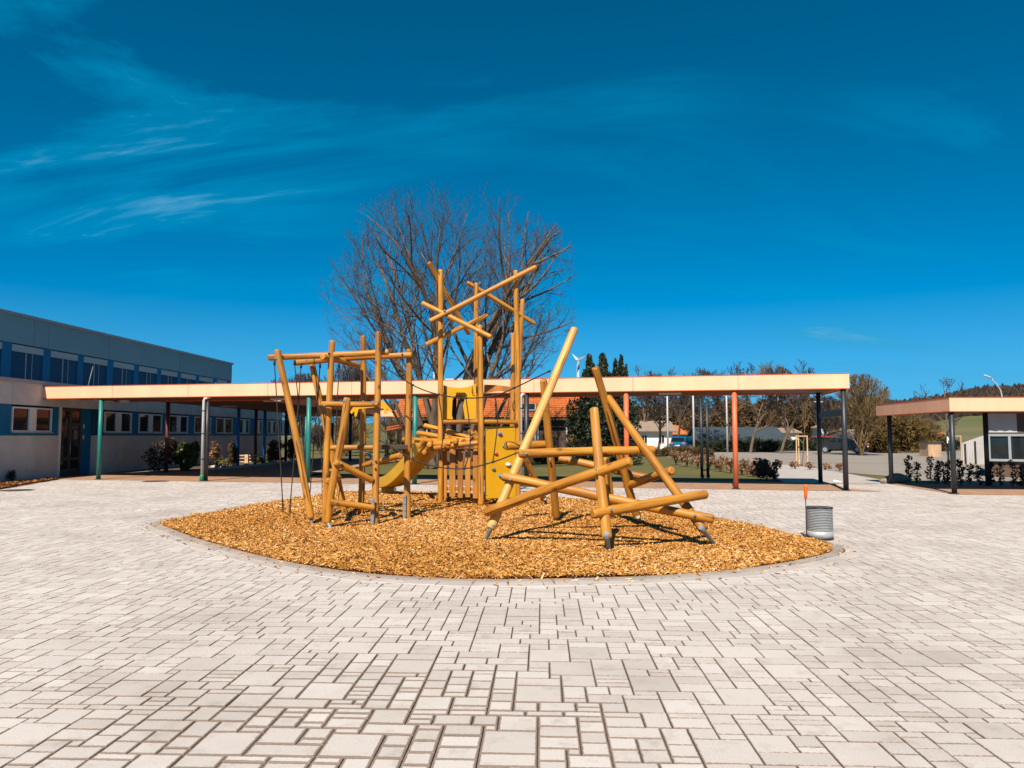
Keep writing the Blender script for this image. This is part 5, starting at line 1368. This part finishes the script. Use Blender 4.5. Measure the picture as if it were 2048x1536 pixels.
# brown thickets beyond the yard, and bed edging
def thicket(name, label, items, mat, n, size):
    cl_ = []
    for (px, top, Y, w) in items:
        p = P(px, 871, Y); h = max(.6, P(px, top, Y).z); ww = w * Y / F / 2
        for q in range(7): cl_.append(((p.x + rng.uniform(-.8, .8) * ww, Y + rng.uniform(-.5, .5) * ww, h * rng.uniform(.15, .8)), (ww * .5, ww * .5, h * .28)))
    o = foliage(name, M[mat], None, cl_, n, size, shell=.1, elong=7)
    return tag(o, label, 'thicket', kind='stuff')
thicket('brown_thicket', 'brown leafless thicket behind the far houses', [(px, 806 + 8 * math.sin(px * .05), 150 + 20 * math.sin(px * .03), 60) for px in range(1265, 1800, 22)], 'thicket', 650, .34)
thicket('golden_thicket', 'golden brown bushes behind the low canopy posts', [(1745, 850, 75, 50), (1775, 842, 72, 50), (1805, 838, 74, 55), (1835, 846, 78, 50), (1865, 862, 80, 40), (1700, 870, 90, 40)], 'thicket_gold', 500, .16)
thicket('dark_thicket', 'dark undergrowth along the far side of the road', [(px, 884, 82, 36) for px in range(1560, 1900, 22)] + [(px, 884, 76, 30) for px in range(1400, 1560, 20)], 'yew', 260, .14)
thicket('verge_thicket', 'low brown scrub along the road verge', [(px, 897 + 2 * math.sin(px), 60, 28) for px in range(1250, 1420, 16)], 'thicket', 160, .09)
# bed strip by the school with dead leaves
bedp = [G(-80, 1000), G(0, 977.5), G(60, 966), G(112, 959), Vector((WX, 27.9, 0)), Vector((WX, 20, 0))]
sheet('planting_strip', bedp, 0.012, M['soil'])
bn = np.array([(p.x, p.y) for p in bedp]); m = 5200
lx_ = nrng.uniform(-18, -14.5, m * 2); ly_ = nrng.uniform(19, 28, m * 2); o_ = inside(bn, lx_, ly_); lx_, ly_ = lx_[o_], ly_[o_]; m = len(lx_)
a = nrng.normal(size=(m, 3)); a[:, 2] *= .35; a /= np.linalg.norm(a, axis=1)[:, None]; b = np.cross(a, nrng.normal(size=(m, 3)) + np.array([0, 0, 3])); b /= np.linalg.norm(b, axis=1)[:, None]
s_ = nrng.uniform(.03, .07, m)[:, None]; c_ = np.stack([lx_, ly_, nrng.uniform(.02, .06, m)], 1)
o = np_mesh('dead_leaves', np.stack([c_ - a * s_, c_ + b * s_ * .6, c_ + a * s_, c_ - b * s_ * .6], 1).reshape(-1, 3), np.arange(m * 4).reshape(-1, 4), M['chip'], attrs={'rnd': ('POINT', 'FLOAT', np.repeat(nrng.random(m) * .3, 4))})
tag(o, 'dead leaves and mulch along the school wall', 'leaf litter', kind='stuff')
for k, (px, py, h) in enumerate(((22, 963, 22), (42, 960, 30), (66, 957, 32), (88, 955, 20), (104, 953, 24))):
    shrub('dead_stalks', px, py, 16, h, ordn[k] + ' tuft of dead stalks from the left by the school wall', 'thicket', 40, .04, 5, group='dead stalks in the planting strip', cat='plant', elong=5)
sheet('school_bed', [G(300, 942), G(420, 941), G(520, 929), G(600, 922), G(660, 917), Vector((-18.6, 52, 0)), Vector((-18.63, 31.5, 0))], 0.012, M['soil'])
e0, e1 = G(418, 941.5), G(660, 917.5); ek = thing('bed_edging', 'pale stone edging of the bed along the school', 'edging', (e0.x, e0.y, 0))
for k in range(14):
    a, b = e0.lerp(e1, k / 14), e0.lerp(e1, (k + .97) / 14); MB().beam(a + up3 * .05, b + up3 * .05, .12, .12).build('edging_stone', M['kerb'], ek, bevel=.01)
def rock(name, px, py, s, label, group=None, mat='stone', flat=.6):
    p = G(px, py); bm = bmesh.new(); bmesh.ops.create_icosphere(bm, subdivisions=3, radius=s); rg = random.Random(int(px * 7 + py))
    f = [rg.uniform(2, 5) / s for _ in range(3)]; ph = [rg.uniform(0, 6) for _ in range(3)]
    for v in bm.verts:
        w = 1 + .16 * math.sin(v.co.x * f[0] * .5 + ph[0]) + .12 * math.sin(v.co.y * f[1] * .7 + ph[1]) + .08 * math.sin(v.co.z * f[2] + ph[2]); v.co = Vector((v.co.x * w * 1.25, v.co.y * w, v.co.z * w * flat)); v.co.z = max(v.co.z, -s * .25)
    me = bpy.data.meshes.new(name); bm.to_mesh(me); bm.free()
    o = link(name, me, M[mat]); o.location = (p.x, p.y, s * .22); return tag(o, label, 'rock', group)
rock('boulder', 1776, 966, .20, 'small brown boulder left of the low canopy rear post', 'boulders by the low canopy'); rock('boulder', 1797, 964, .34, 'larger brown boulder right of the low canopy rear post', 'boulders by the low canopy')
for k, (px, py) in enumerate(((1670, 963), (1675, 964), (1680, 965))): rock('pebble', px, py, .045, ('left', 'middle', 'right')[k] + ' of three white stones on the path', 'white stones on the path', 'white', .9)
for k, (px, py, s) in enumerate(((313, 943, .10), (430, 936, .16), (446, 935, .14), (468, 933, .15), (492, 930, .13), (545, 926, .15))): rock('bed_rock', px, py, s, ordn[k] + ' pale rock from the left in the school bed', 'rocks in the school bed', 'kerb')
# little wooden fence piece in the bed
p = G(493, 929); t = thing('wooden_rail', 'short wooden rail with one post in the school bed', 'fence', (p.x, p.y, 0))
MB().bx(p.x - .09, p.x + .09, p.y - .05, p.y + .05, 0, .55).build('post', M['stake'], t)
for z in (.12, .30, .46): MB().bx(p.x - .42, p.x + .55, p.y + .06, p.y + .10, z, z + .07).build('rail', M['stake'], t)
# orange bar behind the frame: edge of a far shelter
a, b = P(773, 854, 44), P(815, 846, 42); t = thing('far_shelter', 'small dark shelter with orange roof edge behind the frame', 'shelter', (a.x, 44, 0))
MB().prism([a, b, b - up3 * .22, a - up3 * .22], (0.0, .06, 0)).build('roof_edge', M['redpost'], t); MB().prism([a - up3 * .06, b - up3 * .06, b + Vector((0, 3, -.06)), a + Vector((0, 3, -.06))], up3 * -.08).build('roof', M['roofing'], t)
for q in (a, b, a + Vector((0, 2.9, 0)), b + Vector((0, 2.9, 0))): MB().tube([(q.x, q.y + .1, 0), (q.x, q.y + .1, q.z - .1)], .05, 8).build('post', M['darksteel'], t)
# support frames for young trees
def stake_frame(px, py, label):
    p = G(px, py); t = thing('tree_stakes', label, 'tree stakes', (p.x, p.y, 0), 'wooden frames round young trees'); c_ = [(p.x + .34 * math.cos(a), p.y + .34 * math.sin(a)) for a in (-2.5, -.6, 1.5)]
    for (x, y) in c_: log('stake', (x, y, -.05), (x, y, 1.6), .04, t, M['stake'], n=10)
    for (u, v) in ((0, 1), (1, 2), (2, 0)): log('brace', (*c_[u], 1.56), (*c_[v], 1.56), .03, t, M['stake'], n=8)
stake_frame(1602, 933, 'three wooden stakes seen between the far canopy posts'); stake_frame(1909, 933, 'three wooden stakes behind the low canopy corner post')
sg = P(1897, 883, 40); t = thing('small_sign', 'small white sign on thin post behind the low canopy', 'sign', (sg.x, 40, 0)); MB().tube([(sg.x, 40, 0), (sg.x, 40, 1.6)], .02, 6).build('post', M['steel'], t); MB().bx(sg.x - .1, sg.x + .2, 39.95, 39.97, 1.2, 1.55).build('panel', M['white'], t)
# lamp poles of the far yard
def pole(px, py, top, label, lamp=False):
    p = G(px, py); zt = P(px, top, p.y).z; t = thing('lamp_pole', label, 'lamp pole', (p.x, p.y, 0), 'grey poles along the far yard')
    MB().tube([(p.x, p.y, -.05), (p.x, p.y, zt * .5), (p.x, p.y, zt)], [.10, .085, .07], 10).build('mast', M['pipe'], t)
    MB().box((p.x + .1, p.y, zt + .05), (.75, .3, .12)).build('lamp_head', M['gframe'], t, bevel=.03)
pole(1336, 907, 770, 'grey lamp pole beside the white bungalow'); pole(1388, 907, 765, 'grey lamp pole touching the blue car'); pole(1455, 904, 768, 'grey lamp pole between twin posts and red post'); pole(1637, 908, 805, 'grey lamp pole seen between the right canopy posts')
# curved street lamp
b = P(2008, 871, 48); zt = P(2008, 765, 48).z; t = thing('street_lamp', 'curved white street lamp above the low canopy', 'street lamp', (b.x, 48, 0))
tipv = P(1984, 756.5, 48); MB().tube([(b.x, 48, -.05), (b.x, 48, zt - 1.0), (b.x - .08, 48, zt - .5), (b.x - .3, 48, zt - .1), (b.x - .55, 48, zt + .15), tipv], [.06, .045, .035, .03, .028, .028], 10).build('mast', M['pipe'], t)
e = P(1967, 750, 48); MB().tube([tipv, tipv.lerp(e, .3), tipv.lerp(e, .8), e], [.04, .065, .06, .03], 10).build('lamp_head', M['turbine'], t)
# wind turbines far away
def turbine(px, hub_y, Y, label, rot, bl):
    b = P(px, 871, Y); zh = P(px, hub_y, Y).z; t = thing('wind_turbine', label, 'wind turbine', (b.x, Y, 0), 'wind turbines on the skyline')
    MB().tube([(b.x, Y, -2), (b.x, Y, zh)], [1.1, .75], 14).build('mast', M['turbine'], t); MB().box((b.x, Y - .5, zh + .3), (1.6, 4, 1.6)).build('nacelle', M['gframe'], t, bevel=.3)
    for k in range(3):
        a = rot + k * 2.0944; d = Vector((math.cos(a) * .8, -.6 * math.cos(a), math.sin(a))); o = Vector((b.x, Y - 2.8, zh + .4)); s_ = d.cross(Vector((0, 1, 0))).normalized()
        MB().prism([o + s_ * .5, o + d * bl * .25 + s_ * 1.0, o + d * bl, o + d * bl * .25 - s_ * .5, o - s_ * .5], (0, .25, 0)).build('blade', M['turbine'], t)
turbine(1157, 722, 430, 'distant white wind turbine left of the yews', .32, 6); turbine(868, 708, 520, 'distant white wind turbine behind the big bare tree', 1.5, 9)
# parked cars
def car(px, py, Y, rz, col, label):
    p = P(px, 871, Y); t = thing('parked_car', label, 'car', (p.x, Y, 0), 'cars parked beyond the yard'); t.rotation_euler.z = rz
    mt = simple('car_paint_%d' % px, col, .25, .03)
    pr_ = [(-2.1, .35), (-2.15, .75), (-2.0, 1.0), (-1.75, 1.42), (-1.4, 1.52), (.3, 1.52), (.7, 1.40), (1.25, .98), (2.0, .85), (2.15, .6), (2.1, .35)]
    def P2(w, pts): return [Vector((x, w, z)) for x, z in pts]
    def loc(mb, nm, m_, par=None):
        me = bpy.data.meshes.new(nm); me.from_pydata([tuple(v) for v in mb.v], [], mb.f); bm = bmesh.new(); bm.from_mesh(me); bmesh.ops.recalc_face_normals(bm, faces=bm.faces); bm.to_mesh(me); bm.free(); return link(nm, me, m_, par or t)
    mb = MB(); n = len(pr_); vs_ = []
    for w in (-.84, -.80, .80, .84):
        for x, z in pr_: k = .93 if abs(w) < .82 and False else 1; vs_.append(Vector((x, w * (1 if z < 1.0 else .86), z)))
    fs = [tuple(range(n)), tuple(reversed(range(3 * n, 4 * n)))]
    for r_ in range(3):
        for i in range(n): fs.append((r_ * n + i, (r_ + 1) * n + i, (r_ + 1) * n + (i + 1) % n, r_ * n + (i + 1) % n))
    mb.add(vs_, fs); loc(mb, 'body', mt)
    for s_ in (-1, 1):
        mb = MB(); mb.add([(-1.62, s_ * .80, 1.02), (1.05, s_ * .80, 1.02), (.62, s_ * .738, 1.40), (-1.45, s_ * .738, 1.40), (-1.62, s_ * .86, 1.02), (1.05, s_ * .86, 1.02), (.62, s_ * .745, 1.40), (-1.45, s_ * .745, 1.40)], [(4, 5, 6, 7), (0, 1, 5, 4), (3, 2, 6, 7)]); loc(mb, 'side_window', M['carglass'])
        for x in (-1.35, 1.35):
            mb = MB(); mb.tube([(x, s_ * .68, .32), (x, s_ * .87, .32)], .32, 16); wh = loc(mb, 'wheel', M['rubber']); mb = MB(); mb.tube([(x, s_ * .86, .32), (x, s_ * .885, .32)], .2, 12); loc(mb, 'rim', M['steel'], wh)
    mb = MB(); mb.add([(-2.04, -.66, 1.03), (-2.04, .66, 1.03), (-1.80, .6, 1.38), (-1.80, -.6, 1.38)], [(0, 1, 2, 3)]); loc(mb, 'rear_window', M['carglass'])
    mb = MB(); mb.add([(.75, -.62, 1.40), (.75, .62, 1.40), (1.27, .68, 1.0), (1.27, -.68, 1.0)], [(0, 1, 2, 3)]); loc(mb, 'windscreen', M['carglass'])
    for s_ in (-1, 1): mb = MB(); mb.box((-2.14, s_ * .62, .85), (.06, .28, .16)); loc(mb, 'tail_light', M['redpost'])
    mb = MB(); mb.box((-2.16, 0, .62), (.04, .5, .12)); loc(mb, 'number_plate', M['white'])
car(1368, 902, 76, R(62), (0.0, .10, .20), 'blue car parked beside the grey lamp pole'); car(1684, 906, 70, R(150), (.02, .022, .025), 'dark car parked left of the golden tree'); car(1655, 905, 88, R(20), (.25, .03, .015), 'red car parked behind the stake frame')
